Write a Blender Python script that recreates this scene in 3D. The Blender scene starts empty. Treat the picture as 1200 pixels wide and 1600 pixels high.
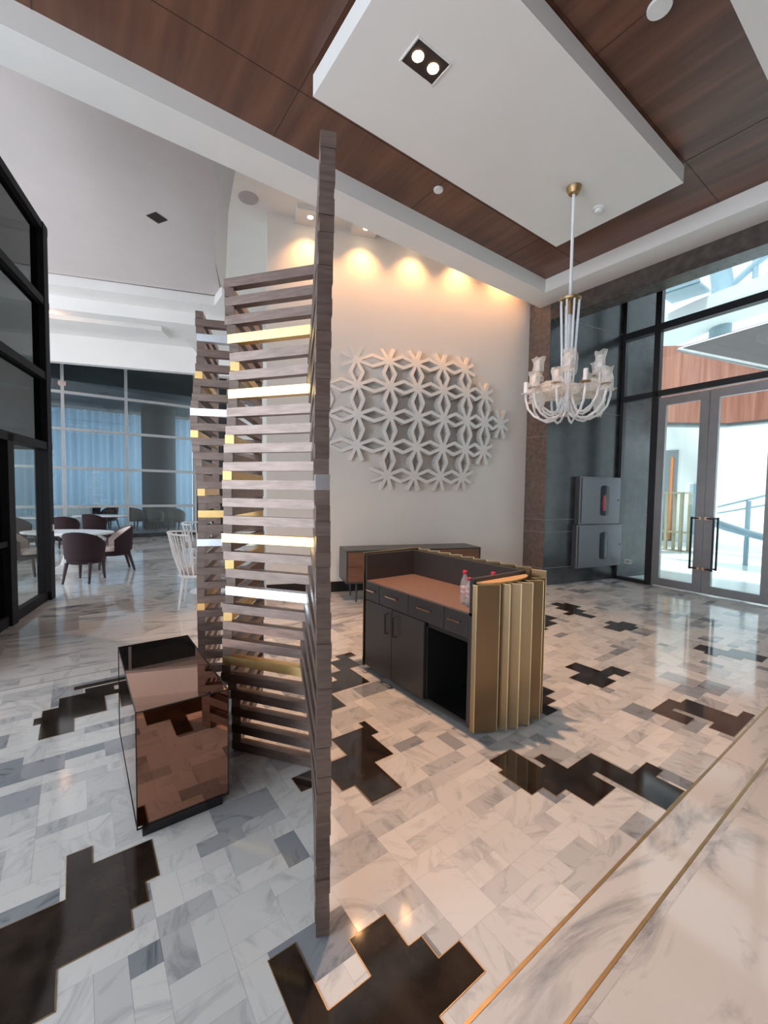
import bpy, bmesh, math, random
from mathutils import Vector, Matrix
from mathutils.geometry import tessellate_polygon
random.seed(7)
R = math.radians
PI = math.pi
SC = bpy.context.scene
COL = SC.collection

# ---------------------------------------------------------------- camera
cam_d = bpy.data.cameras.new('camera')
cam = bpy.data.objects.new('camera', cam_d)
COL.objects.link(cam)
cam_d.sensor_fit = 'AUTO'
cam_d.sensor_width = 36.0
cam_d.lens = 660.5 / 1600 * 36.0
cam_d.clip_start = 0.05
cam_d.clip_end = 200
yaw, pitch, roll = R(36.0677), R(2.7624), R(0.8019)
cyw, syw = math.cos(yaw), math.sin(yaw)
Mw = Matrix(((cyw, -syw, 0), (0, 0, -1), (syw, cyw, 0)))          # rows: right, down, forward
Rp = Matrix(((1, 0, 0), (0, math.cos(pitch), -math.sin(pitch)), (0, math.sin(pitch), math.cos(pitch))))
Rr = Matrix(((math.cos(roll), -math.sin(roll), 0), (math.sin(roll), math.cos(roll), 0), (0, 0, 1)))
Mc = Rr @ Rp @ Mw
right, down, fwd = Mc[0], Mc[1], Mc[2]
cm = Matrix(((right[0], -down[0], -fwd[0], 0), (right[1], -down[1], -fwd[1], 0), (right[2], -down[2], -fwd[2], 1.6), (0, 0, 0, 1)))
cam.matrix_world = cm
SC.camera = cam

# ---------------------------------------------------------------- world, sun, large lights, exposure
SC.view_settings.view_transform = 'Standard'
SC.view_settings.look = 'None'
SC.view_settings.gamma = 1.0
SC.view_settings.use_curve_mapping = False
SC.view_settings.exposure = 0.12
SC.cycles.caustics_reflective = False
SC.cycles.caustics_refractive = False
W = bpy.data.worlds.new('world')
SC.world = W
W.use_nodes = True
bg = W.node_tree.nodes['Background']
bg.inputs[0].default_value = (0.80, 0.91, 1.0, 1)
bg.inputs[1].default_value = 1.6

def light(name, kind, loc, energy, col, rot=(0, 0, 0), size=1, sizey=None, spot=60, blend=.6):
    l = bpy.data.lights.new(name, kind)
    l.energy = energy
    l.color = col
    if kind == 'AREA':
        l.size = size
        if sizey:
            l.shape = 'RECTANGLE'; l.size_y = sizey
    if kind == 'SPOT':
        l.spot_size = R(spot); l.spot_blend = blend; l.shadow_soft_size = size
    if kind == 'SUN':
        l.angle = R(size)
    if kind == 'POINT':
        l.shadow_soft_size = size
    o = bpy.data.objects.new(name, l)
    o.location = loc
    o.rotation_euler = rot
    COL.objects.link(o)
    return o

def aim(o, target):
    d = Vector(target) - o.location
    o.rotation_euler = d.to_track_quat('-Z', 'Y').to_euler()

light('sun', 'SUN', (20, 0, 30), 5.0, (1, .98, .95), (R(6), R(-14), 0), size=3)
# daylight from windows left of the camera, plus an added fill behind it
a = light('daylight_left', 'AREA', (-5.4, 2.2, 2.3), 310, (.82, .91, 1.0), size=4.2, sizey=4.4)
aim(a, (2.0, 2.0, 2.9))
a = light('fill_behind', 'AREA', (-4.6, -4.9, 2.5), 150, (.85, .93, 1.0), size=2.6, sizey=4.0)  # unseen fill added to brighten the far panel of the slatted screen
aim(a, (.9, 3.2, 1.7))
a = light('daylight_door', 'AREA', (7.9, -.6, 2.0), 55, (.84, .96, 1.0), size=4.5, sizey=4)
aim(a, (2, 2.0, 2.9))
a = light('daylight_restaurant', 'AREA', (-4.6, 10.5, 3.2), 170, (.95, .95, 1.0), size=5, sizey=4)
aim(a, (2, 9, 2.5))

# ---------------------------------------------------------------- helpers
class MB:
    def __init__(s):
        s.v = []; s.f = []; s.m = []
    def add(s, vs, fs, mi=0):
        n = len(s.v)
        s.v += [tuple(v) for v in vs]
        for f in fs:
            s.f.append([i + n for i in f]); s.m.append(mi)
        return s
    def box(s, c, d, rz=0, mi=0, rot=None):
        hx, hy, hz = d[0] / 2, d[1] / 2, d[2] / 2
        M = rot if rot is not None else Matrix.Rotation(rz, 3, 'Z')
        vs = []
        for z in (-hz, hz):
            for x, y in ((-hx, -hy), (hx, -hy), (hx, hy), (-hx, hy)):
                vs.append(M @ Vector((x, y, z)) + Vector(c))
        return s.add(vs, [(3, 2, 1, 0), (4, 5, 6, 7), (0, 1, 5, 4), (1, 2, 6, 5), (2, 3, 7, 6), (3, 0, 4, 7)], mi)
    def bar(s, p0, p1, w, h, ext=0, mi=0):
        """horizontal bar from p0 to p1, width w across, height h"""
        p0 = Vector(p0); p1 = Vector(p1)
        d = p1 - p0
        L = d.length
        d.normalize()
        up = Vector((0, 0, 1))
        if abs(d.z) > .99: up = Vector((0, 1, 0))
        sx = d.cross(up).normalized(); uz = sx.cross(d).normalized()
        M = Matrix((d, sx, uz)).transposed()
        return s.box((p0 + p1) / 2, (L + 2 * ext, w, h), rot=M, mi=mi)
    def prism(s, poly, z0, z1, mi=0, mtop=None):
        n = len(poly)
        ar = sum(poly[i][0] * poly[(i + 1) % n][1] - poly[(i + 1) % n][0] * poly[i][1] for i in range(n))
        if ar < 0: poly = poly[::-1]
        vs = [(x, y, z0) for x, y in poly] + [(x, y, z1) for x, y in poly]
        s.add(vs, [tuple(range(n))[::-1]] + [(i, (i + 1) % n, (i + 1) % n + n, i + n) for i in range(n)], mi)
        s.add([(x, y, z1) for x, y in poly], [tuple(range(n))], mi if mtop is None else mtop)
        return s
    def strip(s, pts, z0, z1, th, mi=0):
        """vertical sheet of thickness th along an open plan polyline"""
        n = len(pts)
        off = []
        for i in range(n):
            a = Vector(pts[max(0, i - 1)]); b = Vector(pts[min(n - 1, i + 1)])
            d = (b - a).normalized()
            off.append(Vector(pts[i]) + Vector((-d.y, d.x)) * th)
        vs = []
        for i in range(n):
            x, y = pts[i]; X, Y = off[i]
            vs += [(x, y, z0), (x, y, z1), (X, Y, z1), (X, Y, z0)]
        fs = []
        for i in range(n - 1):
            a = 4 * i; b = a + 4
            fs += [(a, b, b + 1, a + 1), (a + 1, b + 1, b + 2, a + 2), (a + 2, b + 2, b + 3, a + 3), (a + 3, b + 3, b, a)]
        fs += [(0, 1, 2, 3), (4 * n - 1, 4 * n - 2, 4 * n - 3, 4 * n - 4)]
        return s.add(vs, fs, mi)
    def tube(s, pts, r, n=8, mi=0, cap=True):
        pts = [Vector(p) for p in pts]
        k = len(pts)
        rs = r if isinstance(r, (list, tuple)) else [r] * k
        ref = None
        vs = []
        for i, p in enumerate(pts):
            d = (pts[min(k - 1, i + 1)] - pts[max(0, i - 1)]).normalized()
            if ref is None:
                ref = Vector((0, 0, 1)) if abs(d.z) < .9 else Vector((1, 0, 0))
            a = d.cross(ref).normalized(); b = a.cross(d).normalized()
            ref = b
            for j in range(n):
                t = 2 * PI * j / n
                vs.append(p + (a * math.cos(t) + b * math.sin(t)) * rs[i])
        fs = [(i * n + j, i * n + (j + 1) % n, (i + 1) * n + (j + 1) % n, (i + 1) * n + j) for i in range(k - 1) for j in range(n)]
        if cap:
            fs += [tuple(range(n))[::-1], tuple((k - 1) * n + j for j in range(n))]
        return s.add(vs, fs, mi)
    def lathe(s, prof, c=(0, 0, 0), n=24, mi=0, sx=1, sy=1):
        k = len(prof)
        vs = []
        for r, z in prof:
            for j in range(n):
                t = 2 * PI * j / n
                vs.append((c[0] + r * sx * math.cos(t), c[1] + r * sy * math.sin(t), c[2] + z))
        fs = [(i * n + j, i * n + (j + 1) % n, (i + 1) * n + (j + 1) % n, (i + 1) * n + j) for i in range(k - 1) for j in range(n)]
        fs += [tuple(range(n))[::-1], tuple((k - 1) * n + j for j in range(n))]
        return s.add(vs, fs, mi)
    def build(s, name, mats, parent=None, smooth=False, bevel=0, world=False):
        me = bpy.data.meshes.new(name)
        vs = s.v
        if world and parent is not None:
            bpy.context.view_layer.update()
            inv = parent.matrix_world.inverted()
            vs = [tuple(inv @ Vector(v)) for v in vs]
        me.from_pydata(vs, [], s.f)
        if not isinstance(mats, (list, tuple)): mats = [mats]
        for m in mats: me.materials.append(m)
        me.polygons.foreach_set('material_index', s.m)
        bm = bmesh.new(); bm.from_mesh(me)
        bmesh.ops.recalc_face_normals(bm, faces=bm.faces)
        bm.to_mesh(me); bm.free()
        if smooth:
            me.polygons.foreach_set('use_smooth', [True] * len(me.polygons))
            try: me.set_sharp_from_angle(angle=R(40))
            except Exception: pass
        o = bpy.data.objects.new(name, me)
        COL.objects.link(o)
        if parent is not None: o.parent = parent
        if bevel:
            b = o.modifiers.new('bevel', 'BEVEL'); b.width = bevel; b.segments = 2; b.limit_method = 'ANGLE'
        return o

def tag(o, label, cat, group=None):
    o['label'] = label; o['category'] = cat
    if group: o['group'] = group
    return o
def thing(name, label, cat, loc=(0, 0, 0), rz=0, group=None):
    o = bpy.data.objects.new(name, None)
    COL.objects.link(o)
    o.location = loc; o.rotation_euler = (0, 0, rz)
    o.empty_display_size = .1
    tag(o, label, cat, group)
    return o
def struct(o):
    o['kind'] = 'structure'
    return o
def copy_tree(o, parent=None):
    c = o.copy(); COL.objects.link(c); c.parent = parent
    for ch in list(o.children): copy_tree(ch, c)
    return c
def place_copy(o, loc, rz, label=None):
    c = copy_tree(o); c.location = loc; c.rotation_euler = (0, 0, rz)
    if label: c['label'] = label
    return c

# ---------------------------------------------------------------- materials
def mat(name, col, rough=.5, metal=0, spec=.5, noise=None, bump=0, coat=0, stretch=None, emit=None):
    m = bpy.data.materials.new(name); m.use_nodes = True
    nt = m.node_tree; b = nt.nodes['Principled BSDF']
    b.inputs['Base Color'].default_value = (*col, 1)
    b.inputs['Roughness'].default_value = rough
    b.inputs['Metallic'].default_value = metal
    b.inputs['Specular IOR Level'].default_value = spec
    b.inputs['Coat Weight'].default_value = coat
    if emit:
        b.inputs['Emission Color'].default_value = (*emit[0], 1)
        b.inputs['Emission Strength'].default_value = emit[1]
    sc, amt = noise if noise else (6, .06)
    tc = nt.nodes.new('ShaderNodeTexCoord'); mp = nt.nodes.new('ShaderNodeMapping')
    if stretch: mp.inputs['Scale'].default_value = stretch
    n = nt.nodes.new('ShaderNodeTexNoise'); n.inputs['Scale'].default_value = sc; n.inputs['Detail'].default_value = 6
    nt.links.new(tc.outputs['Object'], mp.inputs[0]); nt.links.new(mp.outputs[0], n.inputs['Vector'])
    r = nt.nodes.new('ShaderNodeValToRGB')
    r.color_ramp.elements[0].position = .3; r.color_ramp.elements[1].position = .7
    r.color_ramp.elements[0].color = (*[c * (1 - amt) for c in col], 1)
    r.color_ramp.elements[1].color = (*[min(1, c * (1 + amt)) for c in col], 1)
    nt.links.new(n.outputs['Fac'], r.inputs[0]); nt.links.new(r.outputs[0], b.inputs['Base Color'])
    if bump:
        bp = nt.nodes.new('ShaderNodeBump'); bp.inputs['Strength'].default_value = bump; bp.inputs['Distance'].default_value = .01
        nt.links.new(n.outputs['Fac'], bp.inputs['Height']); nt.links.new(bp.outputs[0], b.inputs['Normal'])
    return m

def glass_mat(name, tint, refl=.08, rough=0.0):
    m = bpy.data.materials.new(name); m.use_nodes = True
    nt = m.node_tree; nt.nodes.clear()
    out = nt.nodes.new('ShaderNodeOutputMaterial')
    t = nt.nodes.new('ShaderNodeBsdfTransparent'); t.inputs[0].default_value = (*tint, 1)
    g = nt.nodes.new('ShaderNodeBsdfGlossy'); g.inputs['Roughness'].default_value = rough
    mx = nt.nodes.new('ShaderNodeMixShader')
    lw = nt.nodes.new('ShaderNodeLayerWeight'); lw.inputs['Blend'].default_value = .5
    pw = nt.nodes.new('ShaderNodeMath'); pw.operation = 'POWER'; pw.inputs[1].default_value = 5
    mr = nt.nodes.new('ShaderNodeMath'); mr.operation = 'MULTIPLY_ADD'; mr.inputs[1].default_value = .6; mr.inputs[2].default_value = max(.0, .03 + refl)
    nt.links.new(lw.outputs['Facing'], pw.inputs[0]); nt.links.new(pw.outputs[0], mr.inputs[0]); nt.links.new(mr.outputs[0], mx.inputs[0])
    nt.links.new(t.outputs[0], mx.inputs[1]); nt.links.new(g.outputs[0], mx.inputs[2])
    nt.links.new(mx.outputs[0], out.inputs[0])
    return m

def marble_mat(name, white, grey, rough=.07, vein=.5, scale=3.0, warp=1.6):
    """stone tiles: the 'tile' face attribute gives each tile its own tone and its own piece of veining"""
    m = bpy.data.materials.new(name); m.use_nodes = True
    nt = m.node_tree; b = nt.nodes['Principled BSDF']; L = nt.links.new
    at = nt.nodes.new('ShaderNodeAttribute'); at.attribute_name = 'tile'
    sep = nt.nodes.new('ShaderNodeSeparateColor'); L(at.outputs['Color'], sep.inputs[0])
    tc = nt.nodes.new('ShaderNodeTexCoord')
    off = nt.nodes.new('ShaderNodeVectorMath'); off.operation = 'SCALE'; off.inputs['Scale'].default_value = 60
    L(at.outputs['Color'], off.inputs[0])
    ad = nt.nodes.new('ShaderNodeVectorMath'); ad.operation = 'ADD'
    rt = nt.nodes.new('ShaderNodeVectorRotate'); rt.rotation_type = 'Z_AXIS'
    ang = nt.nodes.new('ShaderNodeMath'); ang.operation = 'MULTIPLY'; ang.inputs[1].default_value = 6.28
    L(sep.outputs[1], ang.inputs[0]); L(ang.outputs[0], rt.inputs['Angle'])
    L(tc.outputs['Object'], rt.inputs['Vector'])
    L(rt.outputs[0], ad.inputs[0]); L(off.outputs[0], ad.inputs[1])
    mp = nt.nodes.new('ShaderNodeMapping'); mp.inputs['Scale'].default_value = (1, 2.6, 1)
    L(ad.outputs[0], mp.inputs[0])
    n = nt.nodes.new('ShaderNodeTexNoise'); n.inputs['Scale'].default_value = scale; n.inputs['Detail'].default_value = 9
    n.inputs['Roughness'].default_value = .62; n.inputs['Distortion'].default_value = warp
    L(mp.outputs[0], n.inputs['Vector'])
    vr = nt.nodes.new('ShaderNodeValToRGB'); cr = vr.color_ramp
    cr.elements[0].position = .34; cr.elements[0].color = (0, 0, 0, 1)
    cr.elements[1].position = .49; cr.elements[1].color = (1, 1, 1, 1)
    e = cr.elements.new(.42); e.color = (.55, .55, .55, 1)
    L(n.outputs['Fac'], vr.inputs[0])
    tone = nt.nodes.new('ShaderNodeMix'); tone.data_type = 'RGBA'
    tone.inputs[6].default_value = (*white, 1); tone.inputs[7].default_value = (*grey, 1)
    L(sep.outputs[0], tone.inputs[0])
    dk = nt.nodes.new('ShaderNodeMix'); dk.data_type = 'RGBA'; dk.blend_type = 'MULTIPLY'
    inv = nt.nodes.new('ShaderNodeMath'); inv.operation = 'SUBTRACT'; inv.inputs[0].default_value = 1
    L(vr.outputs[0], inv.inputs[1])
    am = nt.nodes.new('ShaderNodeMath'); am.operation = 'MULTIPLY_ADD'
    # vein strength grows with the tile tone
    sc2 = nt.nodes.new('ShaderNodeMath'); sc2.operation = 'MULTIPLY_ADD'; sc2.inputs[1].default_value = .5; sc2.inputs[2].default_value = vein
    L(sep.outputs[0], sc2.inputs[0])
    m2 = nt.nodes.new('ShaderNodeMath'); m2.operation = 'MULTIPLY'
    L(inv.outputs[0], m2.inputs[0]); L(sc2.outputs[0], m2.inputs[1])
    L(m2.outputs[0], dk.inputs[0])
    L(tone.outputs[2], dk.inputs[6]); dk.inputs[7].default_value = (.30, .33, .38, 1)
    nt.nodes.remove(am)
    L(dk.outputs[2], b.inputs['Base Color'])
    b.inputs['Roughness'].default_value = rough
    b.inputs['Specular IOR Level'].default_value = .6
    # faint waviness of the polish
    nb = nt.nodes.new('ShaderNodeTexNoise'); nb.inputs['Scale'].default_value = 5
    bp = nt.nodes.new('ShaderNodeBump'); bp.inputs['Strength'].default_value = .03; bp.inputs['Distance'].default_value = .01
    L(tc.outputs['Object'], nb.inputs['Vector']); L(nb.outputs['Fac'], bp.inputs['Height']); L(bp.outputs[0], b.inputs['Normal'])
    return m

def wood_mat(name, c1, c2, rough=.4, axis=(1, 14, 14), scale=2.0, metal=0, spec=.5):
    m = bpy.data.materials.new(name); m.use_nodes = True
    nt = m.node_tree; b = nt.nodes['Principled BSDF']; L = nt.links.new
    tc = nt.nodes.new('ShaderNodeTexCoord'); mp = nt.nodes.new('ShaderNodeMapping'); mp.inputs['Scale'].default_value = axis
    n = nt.nodes.new('ShaderNodeTexNoise'); n.inputs['Scale'].default_value = scale; n.inputs['Detail'].default_value = 8; n.inputs['Distortion'].default_value = .4
    L(tc.outputs['Object'], mp.inputs[0]); L(mp.outputs[0], n.inputs['Vector'])
    r = nt.nodes.new('ShaderNodeValToRGB'); r.color_ramp.elements[0].position = .32; r.color_ramp.elements[1].position = .68
    r.color_ramp.elements[0].color = (*c1, 1); r.color_ramp.elements[1].color = (*c2, 1)
    L(n.outputs['Fac'], r.inputs[0]); L(r.outputs[0], b.inputs['Base Color'])
    b.inputs['Roughness'].default_value = rough; b.inputs['Metallic'].default_value = metal
    b.inputs['Specular IOR Level'].default_value = spec
    return m

M = {}
M['mosaic'] = marble_mat('mosaic_marble', (.74, .72, .69), (.22, .24, .27), rough=.09, vein=.30, scale=3.2)
M['slab'] = marble_mat('slab_marble', (.66, .64, .615), (.30, .285, .28), rough=.08, vein=.62, scale=.9, warp=2.4)
M['black'] = mat('black_marble', (.028, .020, .015), .07, spec=.6, noise=(7, .6))  # brown tint paints in the reflection of the warm wood ceiling
M['brass'] = mat('brass', (.46, .31, .16), .45, 1, noise=(20, .1))
M['joint'] = mat('dark_joint', (.30, .29, .28), .4)
M['white'] = mat('white_plaster', (.83, .81, .79), .75, noise=(2, .02))
M['mauve'] = mat('warm_white_plaster', (.62, .56, .55), .8, noise=(2, .02))
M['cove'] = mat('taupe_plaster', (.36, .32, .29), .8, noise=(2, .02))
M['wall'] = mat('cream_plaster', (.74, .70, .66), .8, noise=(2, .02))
M['ceilwood'] = wood_mat('ceiling_veneer', (.095, .040, .025), (.185, .080, .048), .33, (7, .6, 1), 1.1)
M['groove'] = mat('shadow_groove', (.035, .02, .016), .8)
M['stone'] = mat('dark_polished_stone', (.036, .036, .038), .22, noise=(5, .35))
M['brownstone'] = mat('brown_marble', (.155, .112, .095), .25, noise=(14, .25))
M['grout'] = mat('pale_stone_joint', (.30, .28, .26), .5)
M['frame'] = mat('dark_bronze_frame', (.030, .030, .034), .38, .3)
M['partframe'] = mat('black_partition_frame', (.014, .012, .013), .6, spec=.12)
M['headerstone'] = mat('dark_brown_marble', (.075, .062, .056), .25, noise=(9, .3))
M['doorframe'] = mat('hazed_metal_door_frame', (.34, .335, .35), .35, .5)  # grey lifted: haze of the bright doorway is put into the colour
M['glass'] = glass_mat('clear_glass', (.93, .98, .97), .02)
M['greyglass'] = glass_mat('grey_tinted_glass', (.72, .78, .80), .04)
M['softglass'] = glass_mat('doorway_glass', (.80, .82, .80), -.03)
M['darkglass'] = glass_mat('dark_tinted_glass', (.16, .19, .19), .08)
M['slat'] = wood_mat('taupe_slat_wood', (.128, .088, .074), (.192, .138, .118), .33, (6, 6, 40), 1.5, .5, .8)
M['slatgold'] = mat('gold_slat', (.78, .53, .23), .36, 1, noise=(20, .06))
M['slatsilver'] = mat('silver_slat', (.75, .82, .90), .28, 1, noise=(20, .05))
M['bronzemirror'] = mat('bronze_mirror', (.38, .195, .130), .015, 1, noise=(1, .01))
M['edge'] = mat('bronze_edge', (.05, .035, .03), .15, .6)
M['plinth'] = mat('black_plinth', (.01, .01, .011), .25)
M['desk'] = mat('charcoal_laminate', (.052, .046, .047), .38, noise=(3, .08))
M['deskin'] = mat('black_laminate', (.016, .016, .017), .45)
M['worktop'] = mat('tan_leather_top', (.235, .145, .115), .38, noise=(60, .1))
M['copper'] = mat('copper_handle', (.70, .45, .33), .25, 1)
M['gold'] = mat('gold_cladding', (.33, .225, .125), .36, .8, noise=(2, .05))
M['goldrim'] = mat('pale_gold_edge', (.66, .52, .28), .3, .7)
M['ply'] = mat('plywood', (.62, .38, .17), .6, noise=(10, .12))
M['credwood'] = wood_mat('brown_door_veneer', (.115, .055, .035), (.17, .085, .055), .4, (1, 1, 10), 3)
M['credgrey'] = mat('dark_grey_lacquer', (.040, .042, .044), .35)
M['art'] = mat('painted_relief', (.76, .73, .70), .7, noise=(3, .02))
M['steel'] = mat('brushed_steel', (.16, .16, .175), .45, .5, noise=(30, .05))
M['red'] = mat('red_reel', (.45, .02, .02), .4)
M['darkpane'] = mat('dark_cabinet_pane', (.05, .06, .07), .1)
M['whitemetal'] = mat('white_lacquer', (.82, .84, .86), .3)
M['candle'] = mat('milky_candle_tube', (.85, .87, .92), .4)
M['maroon'] = mat('maroon_fabric', (.024, .007, .011), .8, noise=(60, .2))
M['cream'] = mat('cream_upholstery', (.62, .52, .48), .8, noise=(40, .05))
M['darkwood'] = mat('dark_chair_leg', (.04, .018, .018), .4)
M['tabletop'] = mat('white_table', (.78, .78, .77), .25)
M['greyfab'] = mat('grey_cushion', (.38, .36, .38), .85)
M['taupe'] = mat('taupe_fabric', (.22, .18, .15), .85)
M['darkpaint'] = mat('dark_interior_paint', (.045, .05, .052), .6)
M['alu'] = mat('silver_mullion', (.55, .57, .58), .35, .7)
M['lamp'] = mat('lit_lamp', (1, .9, .7), .5, emit=((1, .74, .42), 40))
M['plastic'] = mat('white_plastic', (.80, .80, .79), .4)
M['speaker'] = mat('grey_grille', (.42, .39, .38), .8)
M['paleout'] = mat('pale_outdoor_plaster', (.80, .84, .84), .7, noise=(1, .04))  # court colours made pale, with the haze of the door glass painted in
M['groundout'] = mat('pale_outdoor_paving', (.70, .78, .79), .25, noise=(1.2, .1))
M['woodout'] = wood_mat('red_timber_cladding', (.36, .13, .09), (.60, .28, .20), .5, (7, 7, .35), 1.3)
M['greyout'] = mat('grey_outdoor_metal', (.20, .235, .25), .5)
M['sail'] = mat('dark_grey_fabric', (.055, .05, .055), .7)
M['goldout'] = mat('dull_gold_fin', (.40, .36, .24), .45, .4)
M['orange'] = mat('orange_frame', (.75, .22, .06), .5)
M['blueout'] = mat('blue_grey_steel', (.30, .42, .50), .4)

def clear_plastic(name, col, alpha):
    m = bpy.data.materials.new(name); m.use_nodes = True
    nt = m.node_tree; nt.nodes.clear(); L = nt.links.new
    out = nt.nodes.new('ShaderNodeOutputMaterial')
    t = nt.nodes.new('ShaderNodeBsdfTransparent')
    d = nt.nodes.new('ShaderNodeBsdfPrincipled'); d.inputs['Base Color'].default_value = (*col, 1); d.inputs['Roughness'].default_value = .15
    tr = nt.nodes.new('ShaderNodeBsdfTranslucent'); tr.inputs[0].default_value = (*col, 1)
    m1 = nt.nodes.new('ShaderNodeMixShader'); m1.inputs[0].default_value = .5
    L(d.outputs[0], m1.inputs[1]); L(tr.outputs[0], m1.inputs[2])
    m2 = nt.nodes.new('ShaderNodeMixShader')
    n = nt.nodes.new('ShaderNodeTexNoise'); n.inputs['Scale'].default_value = 40
    r = nt.nodes.new('ShaderNodeMapRange'); r.inputs[3].default_value = alpha - .2; r.inputs[4].default_value = alpha + .25
    L(n.outputs['Fac'], r.inputs[0]); L(r.outputs[0], m2.inputs[0])
    L(t.outputs[0], m2.inputs[1]); L(m1.outputs[0], m2.inputs[2]); L(m2.outputs[0], out.inputs[0])
    return m
M['wrap'] = clear_plastic('crumpled_clear_wrap', (.95, .92, .88), .55)
M['bottle'] = clear_plastic('clear_bottle_plastic', (.85, .90, .93), .28)
M['bottlelabel'] = mat('bottle_label', (.75, .45, .45), .5, noise=(50, .5))
M['cap'] = mat('red_bottle_cap', (.80, .03, .07), .4)

def sheer():
    m = bpy.data.materials.new('sheer_curtain'); m.use_nodes = True
    nt = m.node_tree; nt.nodes.clear(); L = nt.links.new
    out = nt.nodes.new('ShaderNodeOutputMaterial')
    d = nt.nodes.new('ShaderNodeBsdfDiffuse'); d.inputs[0].default_value = (.62, .69, .75, 1)
    tr = nt.nodes.new('ShaderNodeBsdfTranslucent'); tr.inputs[0].default_value = (.72, .80, .86, 1)
    m1 = nt.nodes.new('ShaderNodeMixShader'); m1.inputs[0].default_value = .75
    t = nt.nodes.new('ShaderNodeBsdfTransparent'); t.inputs[0].default_value = (.66, .77, .86, 1)
    m2 = nt.nodes.new('ShaderNodeMixShader')
    n = nt.nodes.new('ShaderNodeTexNoise'); n.inputs['Scale'].default_value = 3
    r = nt.nodes.new('ShaderNodeMapRange'); r.inputs[3].default_value = .40; r.inputs[4].default_value = .72
    L(n.outputs['Fac'], r.inputs[0]); L(r.outputs[0], m2.inputs[0])
    L(d.outputs[0], m1.inputs[1]); L(tr.outputs[0], m1.inputs[2]); L(t.outputs[0], m2.inputs[1]); L(m1.outputs[0], m2.inputs[2])
    L(m2.outputs[0], out.inputs[0])
    return m
M['sheer'] = sheer()

# ---------------------------------------------------------------- rotated frame of the feature wall (19 degrees)
A19 = R(-19.1)
OW = Vector((2.31, 6.166))
UU = Vector((math.cos(A19), math.sin(A19))); VV = Vector((-UU.y, UU.x))
def uv(u, v): p = OW + UU * u + VV * v; return (p.x, p.y)
def uvz(u, v, z): p = OW + UU * u + VV * v; return (p.x, p.y, z)
GP1 = Vector((8.37, 3.90)); GD = Vector((8.17 - 8.37, 1.7 - 3.9)).normalized(); GA = math.atan2(GD.y, GD.x)
GN = Vector((-GD.y, GD.x))          # points outwards (+x)
def gl(t, d=0): p = GP1 + GD * t + GN * d; return (p.x, p.y)

# ================================================================ STRUCTURE
# ---------------------------------------------------------------- floor: one mesh, tiles with own tone
def face_attr(o, data):
    me = o.data
    ca = me.color_attributes.new('tile', 'FLOAT_COLOR', 'CORNER')
    for p in me.polygons:
        d = data.get(p.index, (0, 0, 0))
        for li in p.loop_indices: ca.data[li].color = (*d, 1)

class TileFloor:
    def __init__(s): s.v = []; s.f = []; s.m = []; s.a = {}
    def quad(s, x0, y0, x1, y1, z, mi, a, ang=0, piv=(0, 0)):
        n = len(s.v)
        P = [(x0, y0), (x1, y0), (x1, y1), (x0, y1)]
        if ang:
            c, q = math.cos(ang), math.sin(ang)
            P = [(piv[0] + x * c - y * q, piv[1] + x * q + y * c) for x, y in P]
        s.v += [(x, y, z) for x, y in P]
        s.a[len(s.f)] = a
        s.f.append((n, n + 1, n + 2, n + 3)); s.m.append(mi)

rnd = random.Random(11)
TF = TileFloor()
XA, XB, YA, YB = -4.0, 8.25, 0.815, 4.36
ux, uy = .098, .0886
nx, ny = int((XB - XA) / ux), 40
grid = [[False] * ny for _ in range(nx)]
sizes = [(1, 1), (2, 1), (1, 2), (2, 2), (2, 2), (3, 2), (2, 3), (3, 1), (2, 1), (2, 1), (1, 2), (3, 2), (1, 1)]
g = .0004
for i in range(nx):
    for j in range(ny):
        if grid[i][j]: continue
        opts = sizes[:]; rnd.shuffle(opts)
        for a, b in opts + [(1, 1)]:
            if i + a <= nx and j + b <= ny and all(not grid[i + p][j + q] for p in range(a) for q in range(b)): break
        for p in range(a):
            for q in range(b): grid[i + p][j + q] = True
        t = rnd.random()
        tone = rnd.uniform(0, .16) if t < .50 else (rnd.uniform(.16, .45) if t < .85 else rnd.uniform(.5, .95))
        TF.quad(XA + i * ux + g, YA + j * uy + g, XA + (i + a) * ux - g, YA + (j + b) * uy - g, 0, 0, (tone, rnd.random(), rnd.random()))
# margins: narrow strip and big slabs
def slabs(x0, x1, y0, y1, w, h, mi=1, ang=0, piv=(0, 0), dark=.1, stag=True, tmax=.35, clip=None):
    y = y0; r = 0
    while y < y1 - 1e-6:
        x = x0 - (w / 2 if (stag and r % 2) else 0)
        hh = min(h, y1 - y)
        while x < x1 - 1e-6:
            xa, xb = max(x, x0), min(x + w, x1)
            t = rnd.uniform(0, tmax) if rnd.random() > dark else rnd.uniform(.6, .95)
            if xb - xa > .01:
                TF.quad(xa + g, y + g, xb - g, y + hh - g, 0, mi, (t, rnd.choice((.0, .02, .5, .52, .24)) + rnd.random() * .02, rnd.random()), ang, piv)
            x += w
        y += hh; r += 1
slabs(-4, 8.2, .64, .805, 2.4, .165, tmax=.12, dark=0)
slabs(-4, 8.2, -4.8, .628, 1.5, .9, tmax=.25, dark=.12)
slabs(-4, 8.2, 4.37, 4.56, 1.8, .19, tmax=.15, dark=0)
slabs(-6, 8.2, 4.57, 15.7, 1.2, .62, tmax=.5, dark=.12)
fl = bpy.data.meshes.new('floor')
fl.from_pydata(TF.v, [], TF.f)
for k in ('mosaic', 'slab'): fl.materials.append(M[k])
fl.polygons.foreach_set('material_index', TF.m)
floor = bpy.data.objects.new('floor', fl); COL.objects.link(floor); face_attr(floor, TF.a); struct(floor)

# slab under the tiles (shows as joint)
b = MB().box((2.0, 5.5, -.06), (13.0, 21.0, .119), mi=0)
struct(b.build('floor_base', M['joint']))

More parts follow.
